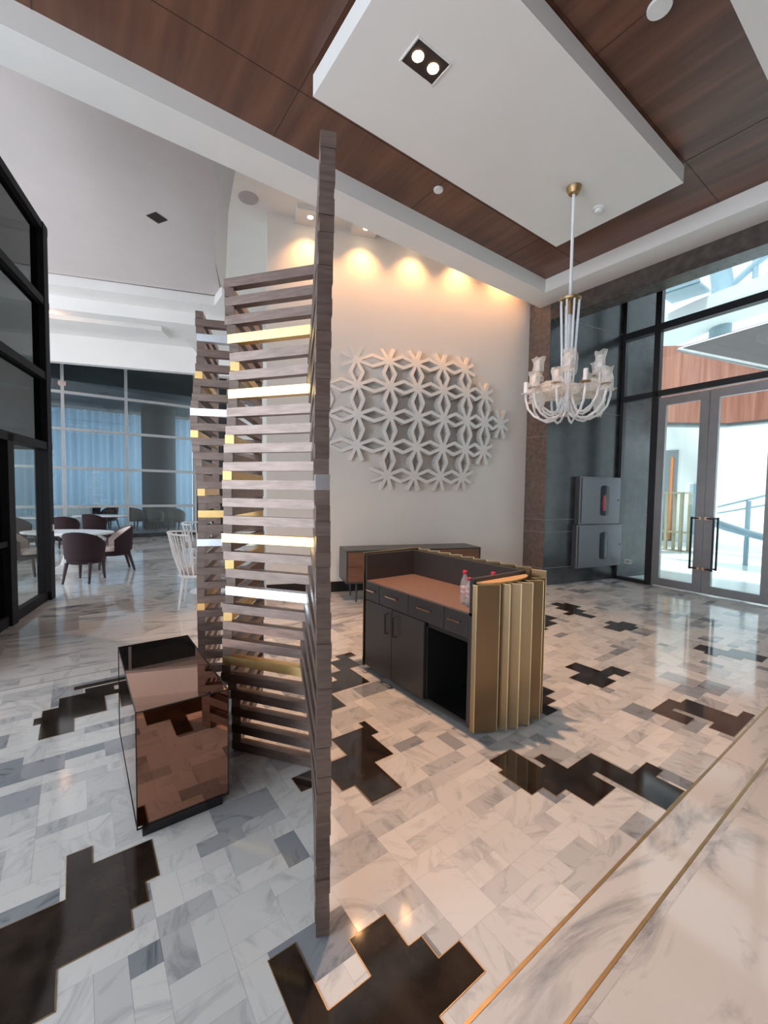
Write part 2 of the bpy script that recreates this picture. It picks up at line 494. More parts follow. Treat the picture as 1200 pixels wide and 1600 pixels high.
# brass and dark strips + black inlays set in the floor
PATCH = [
 [(.50,1.32),(.60,1.32),(.60,1.08),(.76,1.08),(.76,1.22),(.92,1.22),(.92,1.08),(.98,1.08),(.98,.99),(1.08,.99),(1.08,.87),(.87,.87),(.87,.82),(.36,.82),(.36,1.08),(.50,1.08)],
 [(-1.1,1.98),(-.06,1.98),(-.06,2.22),(.03,2.22),(.03,2.11),(.25,2.11),(.25,1.89),(.20,1.89),(.20,1.79),(.14,1.79),(.14,1.70),(-.08,1.70),(-.08,1.56),(-.5,1.56),(-.5,1.4),(-1.1,1.4)],
 [(-.22,3.37),(-.22,3.60),(-.26,3.60),(-.26,3.70),(-.22,3.70),(-.22,3.80),(-.13,3.80),(-.13,3.96),(.03,3.96),(.03,4.04),(.35,4.04),(.35,3.98),(.22,3.98),(.22,3.9),(.32,3.9),(.32,3.82),(.15,3.82),(.15,3.56),(-.04,3.56),(-.04,3.37)],
 [(-.04,4.13),(.75,4.13),(.75,3.8),(.68,3.8),(.68,4.06),(-.04,4.06)],
 [(1.30,2.13),(1.30,2.33),(1.55,2.33),(1.55,2.39),(1.60,2.39),(1.60,2.22),(1.54,2.22),(1.54,1.98),(1.40,1.98),(1.40,1.72),(1.20,1.72),(1.20,1.88),(1.12,1.88),(1.12,2.0),(.94,2.0),(.94,2.13)],
 [(1.93,1.50),(1.97,1.50),(1.97,1.60),(2.17,1.60),(2.17,1.38),(2.21,1.38),(2.21,1.46),(2.29,1.46),(2.29,1.29),(2.55,1.29),(2.55,1.05),(2.74,1.05),(2.74,.96),(2.64,.96),(2.64,.82),(2.40,.82),(2.40,1.18),(2.36,1.18),(2.36,1.05),(2.12,1.05),(2.12,1.20),(2.03,1.20),(2.03,1.28),(1.93,1.28)],
 [(1.47,2.64),(1.60,2.64),(1.60,2.87),(1.97,2.87),(1.97,3.2),(2.09,3.2),(2.09,3.42),(2.18,3.42),(2.18,3.52),(2.0,3.52),(2.0,3.42),(1.88,3.42),(1.88,3.2),(1.76,3.2),(1.76,3.05),(1.62,3.05),(1.62,2.95),(1.47,2.95)],
 [(5.53,3.48),(5.72,3.48),(5.72,3.39),(5.80,3.39),(5.80,3.14),(5.64,3.14),(5.64,2.98),(5.5,2.98),(5.5,2.77),(5.35,2.77),(5.35,3.0),(5.23,3.0),(5.23,3.1),(5.40,3.1),(5.40,3.32),(5.53,3.32)],
 [(5.30,2.58),(5.46,2.58),(5.46,2.48),(5.57,2.48),(5.57,2.3),(5.48,2.3),(5.48,2.24),(5.25,2.24),(5.25,2.30),(5.11,2.30),(5.11,2.50),(5.30,2.50)],
 [(4.94,3.24),(5.0,3.24),(5.0,3.02),(4.8,3.02),(4.8,2.89),(4.5,2.89),(4.5,2.83),(4.30,2.83),(4.30,3.05),(4.6,3.05),(4.6,3.24)],
 [(3.63,2.11),(3.82,2.11),(3.82,1.87),(4.02,1.87),(4.02,1.70),(3.86,1.70),(3.86,1.77),(3.73,1.77),(3.73,1.69),(3.49,1.69),(3.49,1.79),(3.45,1.79),(3.45,1.96),(3.63,1.96)],
 [(3.11,2.04),(3.11,1.88),(2.98,1.88),(2.98,1.79),(2.86,1.79),(2.86,1.70),(2.72,1.70),(2.72,2.04)],
 [(3.42,1.30),(3.75,1.30),(3.75,1.22),(3.86,1.22),(3.86,.90),(4.0,.90),(4.0,.83),(3.51,.83),(3.51,.97),(3.62,.97),(3.62,1.21),(3.57,1.21),(3.57,1.07),(3.42,1.07)],
 [(5.20,1.61),(5.42,1.61),(5.42,1.37),(5.56,1.37),(5.56,1.08),(5.33,1.08),(5.33,1.22),(5.24,1.22),(5.24,1.39),(5.14,1.39),(5.14,1.5),(5.20,1.5)],
]
pm = MB()
for P in PATCH:
    n = len(P)
    tri = tessellate_polygon([[Vector((x, y, 0)) for x, y in P]])
    pm.add([(x, y, .0012) for x, y in P], [tuple(t) for t in tri], 0)
    for i in range(n):
        x0, y0 = P[i]; x1, y1 = P[(i + 1) % n]
        w = .0014
        pm.box(((x0 + x1) / 2, (y0 + y1) / 2, .0008), (abs(x1 - x0) + 2 * w, abs(y1 - y0) + 2 * w, .0024), mi=1)
struct(pm.build('floor_inlay', [M['black'], M['brass']]))
for i, (y, w, mt) in enumerate([(.81, .012, 'brass'), (.634, .012, 'brass'), (4.365, .008, 'joint'), (4.565, .008, 'joint')]):
    b = MB().box((2.1, y, .0008), (12.2, w, .0024))
    struct(b.build('trim_%d' % (i + 1), M[mt]))

# ---------------------------------------------------------------- ceilings
ZB = 4.815
b = MB()
b.prism([(-6, 4.105), (6.118, 4.105), (6.118, -6), (6.56, -6), (6.56, 4.45), (-6, 4.45)], ZB, 5.02)
# near return of the frame (upper right corner of the view)
b.prism([(-6, .60), (6.12, .60), (6.12, 1.05), (-6, 1.05)], ZB, 5.02)
struct(b.build('ceiling_frame', M['white']))
b = MB()
b.prism([(1.62, 3.29), (5.11, 3.29), (5.11, 1.86), (1.62, 1.86)], ZB, 4.985)
struct(b.build('ceiling_panel', M['white']))
# veneer ceiling with its panel joints
b = MB()
b.box((.3, 2.0, 5.06), (12.6, 5.4, .08))
for x in (-2.0, -.2, 1.6, 3.33, 5.1):
    b.box((x, 2.0, 5.0192), (.0035, 5.2, .004), mi=1)
for y in (1.85, 3.52):
    b.box((.3, y, 5.0192), (12.0, .0035, .004), mi=1)
struct(b.build('ceiling', [M['ceilwood'], M['groove']]))
# roof slab above everything (keeps the sky out)
b = MB().box((1.2, 4.6, 6.6), (14.6, 22, .2))
struct(b.build('ceiling_slab', M['white']))
# outer fascia of the frame, rising to the higher soffit
b = MB().box((.28, 4.47, 5.4), (12.56, .04, 1.17))
struct(b.build('ceiling_fascia', M['white']))

# feature wall
ZW = 5.62
b = MB()
b.prism([uv(0, 0), uv(4.62, 0), uv(4.62, .3), uv(0, .3)], 0, ZW + .3)
struct(b.build('wall_feature', M['wall']))
b = MB()
b.prism([uv(-.004, -.015), uv(4.50, -.015), uv(4.50, 0), uv(-.004, 0)], 0, .165)
struct(b.build('baseboard_feature', M['plinth']))
# soffit above feature wall with stepped light recess boxes
b = MB()
b.prism([(1.50, 4.49), (1.69, 5.6), (1.85, 6.47), (2.41, 8.63), (2.9, 9.5), (3.3, 10.6), (7.5, 10.6), (7.5, 4.49)], ZW, ZW + .1)
struct(b.build('ceiling_soffit', M['wall']))
b = MB()
for u0 in (.60, 1.426, 2.25, 3.07, 3.9):
    b.prism([uv(u0 - .2, -.36), uv(u0 + .2, -.36), uv(u0 + .2, -.005), uv(u0 - .2, -.005)], ZW - .07, ZW + .01)
struct(b.build('ceiling_boxes', M['wall']))
# sloping cove between the restaurant ceiling and the soffit
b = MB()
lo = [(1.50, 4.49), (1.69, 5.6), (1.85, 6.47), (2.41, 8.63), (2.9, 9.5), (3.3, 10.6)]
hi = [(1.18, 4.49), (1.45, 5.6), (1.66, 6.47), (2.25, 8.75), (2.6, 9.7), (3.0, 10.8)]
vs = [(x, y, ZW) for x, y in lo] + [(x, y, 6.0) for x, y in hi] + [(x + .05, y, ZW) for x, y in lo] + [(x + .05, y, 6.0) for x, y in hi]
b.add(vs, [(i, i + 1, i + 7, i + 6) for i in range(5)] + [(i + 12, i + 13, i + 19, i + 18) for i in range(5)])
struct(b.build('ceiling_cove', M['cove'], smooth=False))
# restaurant ceilings stepping down
b = MB()
b.prism([(-6, 4.49), (1.18, 4.49), (1.45, 5.6), (1.66, 6.47), (2.30, 8.9), (2.75, 10.2), (-6, 13.3)], 6.0, 6.1)
struct(b.build('ceiling_restaurant', M['mauve']))
b = MB()
b.prism([uv(-9, 4.0), uv(-1.05, 4.0), uv(-.85, 3.4), uv(.9, 3.2), uv(.9, 4.606), uv(-9, 4.606)], 5.79, 6.0)
b.prism([uv(-9, 4.606), uv(.9, 4.606), uv(.9, 4.95), uv(-9, 4.95)], 5.51, 5.95)
b.prism([uv(-2.0, 4.95), uv(.9, 4.95), uv(.9, 9.6), uv(-1.45, 9.6)], 5.51, 5.95)
b.prism([uv(-9, 4.95), uv(-2.0, 4.95), uv(-1.7, 7.083), uv(-9, 7.083)], 5.72, 5.95)
b.prism([uv(-9, 5.6), uv(-2.45, 5.6), uv(-2.35, 6.2), uv(-9, 6.2)], 5.62, 5.74)
b.prism([uv(-9, 7.083), uv(.9, 7.083), uv(.9, 7.3), uv(-9, 7.3)], 4.985, 5.97)
b.prism([uv(-9, 7.3), uv(.9, 7.3), uv(.9, 10.4), uv(-9, 10.4)], 5.62, 5.97)
struct(b.build('ceiling_steps', M['white']))

# door wall: brown jamb, dark side wall, header over the glazing
S0 = Vector((6.57, 4.275)); SD = (Vector((8.40, 3.905)) - S0).normalized()
def sd(t, n=0): p = S0 + SD * t + Vector((-SD.y, SD.x)) * n; return (p.x, p.y)
b = MB()
b.prism([(6.56, 4.28), (6.585, 4.275), (6.70, 4.70), (6.56, 4.70)], 0, 4.9)
for z in (.30, .93, 1.15, 2.6):
    b.box((6.562, 4.49, z), (.008, .42, .006), mi=1)
struct(b.build('wall_jamb', [M['brownstone'], M['grout']]))
SE = 2.72
b = MB()
b.prism([sd(.0), sd(SE), sd(SE, .5), sd(0.0, .5)], 0, 6.4)
b.prism([sd(0.0, -.012), sd(1.85, -.012), sd(1.85, 0), sd(0.0, 0)], 0, .2)
for z in (.30, .93, 1.15, 3.1, 4.6, 5.2):
    c = sd(.93, -.001); b.box((c[0], c[1], z), (1.86, .006, .006), rz=math.atan2(SD.y, SD.x), mi=1)
struct(b.build('wall_side', [M['stone'], M['grout']]))
b = MB().box((6.72, -.775, 4.74), (.32, 10.1, .38)); b.box((6.75, -.6, 5.35), (.3, 9.7, .8))
struct(b.build('wall_header', M['headerstone']))

# wall right of the doors, out of frame to the right
b = MB()
b.prism([gl(3.6, -.1), gl(10, -.1), gl(10, .2), gl(3.6, .2)], 0, 6.4)
struct(b.build('wall_right', M['stone']))

b = MB().box((1.0, -5.3, 3.2), (14.6, .3, 6.6)); struct(b.build('wall_rear_blocker', M['ceilwood']))  # unseen dark wall added behind the camera to cut sky light and reflections

# glazing front: frames, glass, doors (local x runs along the front)
def gbox(mb, t0, t1, z0, z1, d=.10, dd=0, mi=0):
    c = gl((t0 + t1) / 2, dd)
    mb.box((c[0], c[1], (z0 + z1) / 2), (t1 - t0, d, z1 - z0), rz=GA, mi=mi)
win = bpy.data.objects.new('window_1', None); COL.objects.link(win); struct(win)
b = MB()
gbox(b, 0, .06, 0, 5.9)
gbox(b, .56, .66, 0, 5.9)
gbox(b, 0, 3.6, 3.33, 3.43)
gbox(b, 0, 3.6, 4.46, 4.58, .14)
gbox(b, 2.32, 2.42, 0, 5.9)
gbox(b, 3.5, 3.6, 0, 5.9)
gbox(b, 0, .6, 0, .06)
gbox(b, 2.4, 3.55, 0, .06)
gbox(b, 0, 3.6, 5.84, 5.92)
b.build('window_frame', M['frame'], win)
b = MB()
for t0, t1 in ((.06, .56), (.66, 2.32), (2.42, 3.5)):
    for z0, z1 in ((4.58, 5.84), (3.43, 4.46)):
        gbox(b, t0, t1, z0, z1, .012)
gbox(b, .06, .56, .06, 3.33, .012)
gbox(b, 2.42, 3.5, .06, 3.33, .012)
b.build('window_pane', M['glass'], win)

def door_leaf(n, t0, t1, hside):
    d = bpy.data.objects.new('door_%d' % n, None); COL.objects.link(d); struct(d)
    b = MB(); fw = .125
    gbox(b, t0, t0 + fw, .02, 3.30, .06); gbox(b, t1 - fw, t1, .02, 3.30, .06)
    gbox(b, t0 + fw, t1 - fw, .02, .15, .06); gbox(b, t0 + fw, t1 - fw, 3.16, 3.30, .06)
    b.build('door_frame', M['doorframe'], d)
    b = MB(); gbox(b, t0 + fw, t1 - fw, .15, 3.16, .012)
    b.build('door_pane', M['glass'], d)
    # pull handle: rectangle of square bar on the pane side, inside and outside
    sgn = -1 if hside == 'far' else 1
    hx = (t1 - .05) if hside == 'far' else (t0 + .05)
    b = MB()
    for dd in (-.075, .075):
        x1 = hx + sgn * .10
        gbox(b, x1 - .0125, x1 + .0125, .40, 1.26, .025, dd)
        for z in (.42, 1.24):
            gbox(b, min(hx, x1), max(hx, x1), z - .0125, z + .0125, .025, dd)
    b.build('door_handle', M['frame'], d)
    b = MB()
    for dd in (-.05, .05):
        for z in (.42, 1.24): gbox(b, hx - .035, hx + .035, z - .022, z + .022, .05, dd)
    b.build('handle_mount', M['copper'], d)
    return d
door_leaf(1, .665, 1.43, 'far')
door_leaf(2, 1.44, 2.315, 'near')

# ================================================================ OUTSIDE (bright covered court beyond the doors)
b = MB().box((24, 2, -.06), (31, 44, .118))
struct(b.build('ground', M['groundout']))

o = thing('court_building', 'pale rendered building wall with dark doorway seen through the left door leaf', 'building', (17, 7, 0))
b = MB(); b.box((17.25, 7.6, 2.2), (.4, 5.2, 4.4))
b.build('wall', M['paleout'], o, world=True)
b = MB(); b.box((17.02, 6.28, 1.6), (.06, .62, 3.2)); b.build('doorway', M['greyout'], o, world=True)
b = MB(); b.box((16.97, 6.12, 1.5), (.05, .07, 2.9)); b.build('door_edge', M['orange'], o, world=True)
b = MB(); b.box((17.0, 5.40, 1.15), (.08, .32, 1.7)); b.build('display_screen', M['blueout'], o, world=True)

o = thing('timber_canopy', 'reddish timber clad canopy fascia hanging across the top of the doors', 'canopy', (15, 4, 3.3))
cv = [(12.6, 8.6), (13.3, 7.2), (14.0, 6.0), (14.5, 5.0), (14.9, 4.0), (15.0, 3.0), (14.8, 2.0), (14.3, 1.0), (13.6, 0)]
cv = [(10.6, 6.2), (11.4, 5.2), (12.2, 4.45), (12.9, 3.95), (13.3, 3.6), (13.3, 3.0), (13.1, 2.0), (12.9, 1.0), (12.7, 0)]
CV0 = cv[:1]
b = MB().strip(cv, 3.45, 5.35, .25); b.build('cladding', M['woodout'], o, world=True)
b = MB().strip([(x + .05, y) for x, y in cv], 3.38, 3.45, .3); b.build('lower_trim', M['greyout'], o, world=True)

o = thing('white_arched_beam', 'broad white arched beam curving above the timber canopy outside', 'beam', (14, 4, 5))
b = MB()
arc = []
for i in range(25):
    t = i / 24; y = 9.5 - 12 * t
    arc.append((14.6, y, 4.7 + 2.0 * math.sin(PI * min(1, max(0, t * .9 + .02)))))
vs = []
for x, y, z in arc: vs += [(x - .9, y, z), (x - .9, y, z + .32), (x + .9, y, z + .32), (x + .9, y, z)]
fs = []
for i in range(24):
    a = 4 * i; c = a + 4
    fs += [(a, c, c + 1, a + 1), (a + 1, c + 1, c + 2, a + 2), (a + 2, c + 2, c + 3, a + 3), (a + 3, c + 3, c, a)]
b.add(vs, fs); b.build('beam', M['paleout'], o, world=True, smooth=True)

o = thing('fabric_sail', 'dark grey pointed canopy with pale rim reaching in from the right', 'canopy', (11, 2, 4.6))
tip = Vector((11.0, 3.95, 4.88))
b = MB()
e1 = Vector((11.5, 1.5, 5.22)); e2 = Vector((10.5, 1.4, 3.57))
for dz, k, nm, mt in ((0, 1, 'canopy', 'greyout'),):
    vs = [tip, e1, e2, tip + Vector((0, 0, .05)), e1 + Vector((0, 0, .05)), e2 + Vector((0, 0, .05))]
    b.add(vs, [(0, 1, 2), (5, 4, 3), (0, 3, 4, 1), (1, 4, 5, 2), (2, 5, 3, 0)])
b.build('canopy_sheet', M['sail'], o, world=True)
b = MB(); b.tube([tip, e2], .045, 8); b.tube([tip, e1], .04, 8); b.build('rim', M['alu'], o, world=True)

o = thing('branching_column', 'pale steel tree column with curved branches behind the upper glass', 'column', (12.5, 2.9, 4))
b = MB()
b.tube([(15.5, 4.5, 5.2), (15.5, 4.5, 7.8), (15.5, 4.62, 8.6), (15.5, 4.35, 9.15), (15.5, 3.7, 9.7), (15.5, 2.4, 10.4)], [.28, .27, .27, .26, .24, .2], 14)
b.tube([(15.5, 4.45, 7.6), (15.5, 3.8, 8.1), (15.5, 3.0, 8.6), (15.5, 1.4, 9.2)], .09, 10)
b.tube([(15.5, 4.5, 7.2), (15.5, 3.7, 7.6), (15.5, 2.8, 7.9), (15.5, 1.2, 8.3)], .08, 10)
b.tube([(15.5, 4.45, 8.3), (15.5, 3.8, 8.8), (15.5, 3.0, 9.2), (15.5, 1.4, 9.8)], .08, 10)
b.tube([(15.5, 4.6, 8.2), (15.5, 5.1, 9.2), (15.5, 5.6, 10.2)], .14, 10)
b.tube([(15.5, 3.75, 6.9), (15.5, 3.78, 9.2)], .07, 8)
b.build('branches', M['blueout'], o, smooth=True, world=True)

o = thing('slatted_balcony', 'small grey slatted balcony box behind the top left pane', 'balcony', (13.5, 4.6, 6.5))
b = MB()
for k in range(6): b.box((13.0, 4.35 + k * .15, 7.6), (.06, .07, .9))
b.box((13.0, 4.72, 7.12), (.10, .9, .09)); b.box((13.4, 4.72, 7.08), (.8, .9, .06)); b.build('railing', M['blueout'], o, world=True)

o = thing('folding_screen', 'dull gold folding screen of upright fins standing outside the left door leaf', 'folding screen', (13, 4.7, 0))
for k in range(6):
    y = 5.50 - k * .185
    b = MB(); b.box((14.0 + .04 * (k % 2), y, .84), (.06, .085, 1.64), rz=.4 if k % 2 else -.4); b.build('fin', M['goldout'], o, world=True)
for z, h in ((1.68, .05), (.55, .04), (.015, .03)):
    b = MB(); b.box((14.03, 5.04, z), (.10, 1.05, h)); b.build('rail', M['goldout'], o, world=True)

o = thing('curved_steel_stair', 'blue grey curved steel ramp sweeping low behind the right door leaf', 'ramp', (13.5, 2.2, 0))
b = MB()
pts = [(12.2 + .10 * k, 3.55 - .26 * k, 1.0 - .11 * k + .006 * k * k) for k in range(9)]
b.tube(pts, [.10, .10, .09, .085, .08, .07, .06, .06, .05], 10)
b.build('ramp_edge', M['blueout'], o, smooth=True, world=True)
b = MB()
b.tube([(12.3, 3.45, 1.35), (13.0, 2.4, 1.75), (13.4, 1.5, 2.3)], .025, 8)
b.tube([(12.3, 3.45, 1.2), (13.0, 2.4, 1.5), (13.4, 1.5, 1.8)], .02, 8)
b.tube([(12.6, 2.95, .0), (12.6, 2.95, 1.5)], .05, 8)
b.build('handrail', M['blueout'], o, smooth=True, world=True)

o = thing('far_court_wall', 'pale distant wall across the court behind the right door leaf', 'wall', (22, 0, 0))
b = MB(); b.box((24, 2, 1.6), (.4, 22, 3.2)); b.build('wall', M['paleout'], o, world=True)
b = MB()
for k in range(5): b.box((23.75, 3.4 - k * 1.5, 1.3), (.1, .7, 1.7))
b.build('opening', M['blueout'], o, world=True)

# ================================================================ FAR GLAZING AND THE ROOM BEHIND
FA = Vector((-7.6, 15.85)); FB = Vector((2.9, 15.85)); 
fz = bpy.data.objects.new('window_2', None); COL.objects.link(fz); struct(fz)
ys = 15.85
fx = [-3.6, -2.0, -.28, 1.33, 3.36]
b = MB()
for x in fx: b.box((x, ys, 2.86), (.08, .12, 5.5))
for z in (5.56, 4.41, 3.33, 2.18, 1.02): b.box((-.2, ys, z), (7.2, .10, .08))
b.build('window_frame', M['alu'], fz)
b = MB()
for k in range(4):
    for z0, z1 in ((4.45, 5.52), (3.37, 4.37), (2.22, 3.29), (1.06, 2.14), (.12, .98)):
        b.box(((fx[k] + fx[k + 1]) / 2, ys, (z0 + z1) / 2), (fx[k + 1] - fx[k] - .09, .012, z1 - z0))
b.build('window_pane', M['greyglass'], fz)
b = MB(); b.box((-.2, ys, .06), (7.2, .16, .12)); struct(b.build('baseboard_restaurant', M['stone']))
b = MB(); b.box((3.95, 16.1, 2.8), (1.1, .5, 5.6)); struct(b.build('wall_restaurant', M['stone']))
b = MB(); b.box((4.6, 12.6, 2.8), (.3, 6.8, 5.6)); struct(b.build('wall_back', M['wall']))
# dark room behind: floor, ceiling, right wall
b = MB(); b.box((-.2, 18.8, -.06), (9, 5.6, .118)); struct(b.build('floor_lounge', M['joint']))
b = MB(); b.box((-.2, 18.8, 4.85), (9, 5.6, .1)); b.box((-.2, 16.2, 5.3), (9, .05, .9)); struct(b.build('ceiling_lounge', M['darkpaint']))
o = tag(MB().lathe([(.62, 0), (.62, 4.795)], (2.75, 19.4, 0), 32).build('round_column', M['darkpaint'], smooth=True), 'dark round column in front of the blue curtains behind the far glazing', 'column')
# curtains: three drops
def curtain(x0, x1, y, z0, z1, label):
    n = int((x1 - x0) / .035); vs = []; 
    for i in range(n + 1):
        x = x0 + (x1 - x0) * i / n
        yy = y + .07 * math.sin(i * .9) + .05 * math.sin(i * .37 + 1)
        vs += [(x, yy, z0), (x, yy, z1)]
    for i in range(n + 1):
        x, yy, _ = vs[2 * i]
        vs += []
    b = MB(); b.add(vs, [(2 * i, 2 * i + 2, 2 * i + 3, 2 * i + 1) for i in range(n)])
    o = b.build('sheer_curtain', M['sheer'], smooth=True)
    sm = o.modifiers.new('solid', 'SOLIDIFY'); sm.thickness = .006
    tag(o, label, 'curtain')
curtain(-3.6, -1.05, 20.9, .02, 4.7, 'leftmost pale blue sheer curtain behind the far glazing, beside the partition')
curtain(-.95, 2.9, 20.9, .02, 4.7, 'wide pale blue sheer curtain behind the middle of the far glazing')
curtain(3.3, 4.3, 20.9, .02, 4.7, 'narrow pale blue sheer curtain right of the dark column')

# ================================================================ LEFT PARTITION (glass box)
PA = Vector((-.353, 7.684)); PD = (Vector((-.711, 6.24)) - PA).normalized(); PAN = math.atan2(PD.y, PD.x)
def pp(t, n=0): p = PA + PD * t + Vector((-PD.y, PD.x)) * n; return (p.x, p.y)
o = thing('glass_partition', 'tall black framed dark glass partition at the left edge of the lobby', 'partition', (PA.x, PA.y, 0), PAN)
def pbox(mb, t0, t1, z0, z1, d=.08, n=0):
    mb.box(((t0 + t1) / 2, n, (z0 + z1) / 2), (t1 - t0, d, z1 - z0))
b = MB()
pbox(b, -.04, .12, 0, 5.2, .16); b.build('post', M['partframe'], o)
b = MB(); pbox(b, 1.20, 1.36, 0, 2.2, .14); b.build('post', M['partframe'], o)
b = MB(); pbox(b, 3.0, 3.1, 0, 5.2, .14); b.build('post', M['partframe'], o)
for z in (5.15, 4.14, 3.13, 2.17):
    b = MB(); pbox(b, -.09, 3.1, z - .05, z + .05, .14); b.build('rail', M['partframe'], o)
b = MB(); pbox(b, .1, 1.2, .0, .12, .08); pbox(b, 1.3, 3.1, 0, .12, .08); b.build('bottom_rail', M['partframe'], o)
b = MB(); pbox(b, 1.3, 3.1, .92, .98, .1); b.build('door_rail', M['partframe'], o)
b = MB()
for z0, z1 in ((4.18, 5.11), (3.17, 4.10), (2.21, 3.09)): pbox(b, .1, 3.0, z0, z1, .012)
b.build('upper_pane', M['darkglass'], o)
b = MB(); pbox(b, .12, 1.2, .12, 2.12, .012); b.build('lower_pane', M['softglass'], o)
b = MB(); pbox(b, 1.36, 3.0, .12, 2.12, .012); b.build('door_pane', M['darkglass'], o)
b = MB(); b.box((0.02, .086, 1.02), (.05, .012, .09)); b.build('switch_plate', M['plastic'], o)
# return side of the glass box running back
b = MB(); b.box((-.02, -.9, 2.17), (.08, 1.7, .1)); b.box((-.02, -.9, 5.15), (.08, 1.7, .1)); b.box((-.02, -1.75, 2.6), (.08, .1, 5.2))
b.build('return_frame', M['partframe'], o)

# ================================================================ CEILING FITTINGS
def downlight(u0, k, lab):
    x, y = uv(u0, -.23)
    o = thing('downlight', lab, 'downlight', (x, y, ZW - .07), 0, 'downlights washing the relief wall')
    MB().lathe([(.055, -.012), (.055, 0)], n=20).build('trim_ring', M['plastic'], o)
    MB().lathe([(.034, -.016), (.034, -.012)], n=16).build('lamp', M['lamp'], o)
    l = light('downlight_beam', 'SPOT', (x, y, ZW - .11), 66, (1, .46, .16), spot=110, blend=1.0, size=.03)
    aim(l, uvz(u0, -.05, 3.6)); 
for k, (u0, lab) in enumerate([(.60, 'lit downlight in the leftmost white ceiling box above the relief wall'), (1.426, 'lit downlight in the second ceiling box, just right of the slatted screen post'),
            (2.25, 'downlight half hidden behind the ceiling frame above the centre of the relief wall'), (3.07, 'downlight behind the ceiling frame above the right part of the relief wall'), (3.9, 'downlight nearest the brown marble jamb, behind the ceiling frame')]):
    downlight(u0, k, lab)

o = thing('recessed_spotlight', 'twin recessed square spotlight lit warm in the white ceiling panel', 'ceiling light', (2.17, 2.53, ZB), R(0))
b = MB()
for x, y, sx, sy in ((0, .105, .33, .012), (0, -.105, .33, .012), (.16, 0, .012, .2), (-.16, 0, .012, .2)): b.box((x, y, -.003), (sx, sy, .008))
b.build('frame', M['plastic'], o)
MB().box((0, 0, -.001), (.31, .20, .004)).build('recess', M['groove'], o)
for x in (-.075, .075):
    MB().lathe([(.042, -.006), (.042, -.003)], (x, 0, 0), 20).build('lamp', M['lamp'], o)
l = light('spotlight_beam', 'SPOT', (2.17, 2.53, 4.78), 600, (1, .60, .38), spot=104, blend=1.0, size=.06); aim(l, (2.3, 2.6, 0))

tag(MB().lathe([(.075, -.02), (.08, -.01), (.08, 0)], (3.359, 1.42, 5.018), 24).build('ceiling_speaker', M['plastic'], smooth=True), 'round white ceiling disc in the veneer near the top right', 'ceiling speaker')
tag(MB().lathe([(.05, -.02), (.055, -.01), (.055, 0)], (3.364, 3.662, 5.018), 24).build('ceiling_disc', M['plastic'], smooth=True), 'small round white disc in the veneer strip left of the white panel', 'sprinkler cover')
o = thing('smoke_detector', 'white round smoke detector beside the chandelier canopy', 'smoke detector', (4.80, 2.578, ZB))
MB().lathe([(.05, -.02), (.062, -.015), (.062, 0)], n=24).build('base', M['plastic'], o, smooth=True)
MB().lathe([(.02, -.055), (.038, -.05), (.044, -.03), (.04, -.02)], n=24).build('sensor_head', M['plastic'], o, smooth=True)
tag(MB().lathe([(.13, -.012), (.135, 0)], (1.989, 6.01, ZW), 28).build('ceiling_speaker', M['speaker'], smooth=True), 'flat grey round speaker grille in the soffit left of the relief wall', 'ceiling speaker')
o = thing('square_air_grille', 'small black square grille in the restaurant ceiling', 'vent', (1.14, 7.95, 6.0), R(30))
MB().box((0, 0, -.004), (.22, .22, .008)).build('frame', M['groove'], o)
b = MB()
for k in range(5): b.box((0, -.07 + .035 * k, -.010), (.18, .008, .006))
b.build('slat', M['desk'], o)
l = light('tray_light', 'POINT', (-.35, 12.3, 5.35), 3, (1, .5, .3), size=.12)
o = thing('round_downlight', 'warm lit downlight glowing in the stepped restaurant ceiling', 'downlight', (-.35, 12.3, 5.62))
MB().lathe([(.05, -.012), (.05, 0)], n=16).build('lamp', M['lamp'], o)

# ================================================================ SLATTED SCREEN
PIT = .1064; HS = .0528; WS = .052; ZT = 2.80
def lerp(tab, x):
    if x <= tab[0][0]: return tab[0][1]
    for (a, va), (b_, vb) in zip(tab, tab[1:]):
        if x <= b_: return va + (vb - va) * (x - a) / (b_ - a)
    return tab[-1][1]
JA = Vector((.700, 1.300)); JB = Vector((1.060, 2.165)); JC = Vector((.750, 2.60))
JE = Vector((1.13, 3.17)); JF = Vector((.735, 3.34)); JG = Vector((1.04, 4.05))
CR = Vector((right[0], right[1])).normalized()      # sideways direction of the screen's wave
wA = [(0, -.005), (.9, -.004), (1.2, -.009), (1.5, -.013), (1.7, -.02), (2.1, -.015), (2.45, -.010), (2.77, -.004)]
wB = [(0, .055), (.2, .043), (.3, .029), (.45, .01), (.65, -.03), (.9, -.004), (1.05, .007), (1.15, .018), (1.35, .045), (1.65, .048), (1.85, .025), (2.05, .023), (2.25, .004), (2.35, .014), (2.55, .03), (2.8, .04)]
wC = [(0, .042), (.38, .034), (.46, -.023), (.58, -.015), (.8, -.01), (.89, -.014), (.98, .01), (1.09, .01), (1.19, -.005), (1.3, -.02), (1.4, -.004), (1.62, -.015), (1.83, -.002), (2.05, .017), (2.25, .032), (2.37, .037), (2.5, .02), (2.6, .007), (2.8, .003)]
wF = [(0, .02), (1.0, .012), (1.5, .027), (1.7, .01), (1.92, -.017), (2.04, -.03), (2.16, -.03), (2.23, -.018), (2.45, .01), (2.6, .026), (2.8, .016)]
w0 = [(0, 0), (1, .01), (2, -.01), (3, 0)]
def J(P, tab, z): return P + CR * lerp(tab, z)
scr = thing('slatted_screen', 'tall zigzag room divider of stacked taupe slats with gold and silver accents', 'room divider', (.90, 2.6, 0))
NL = 27
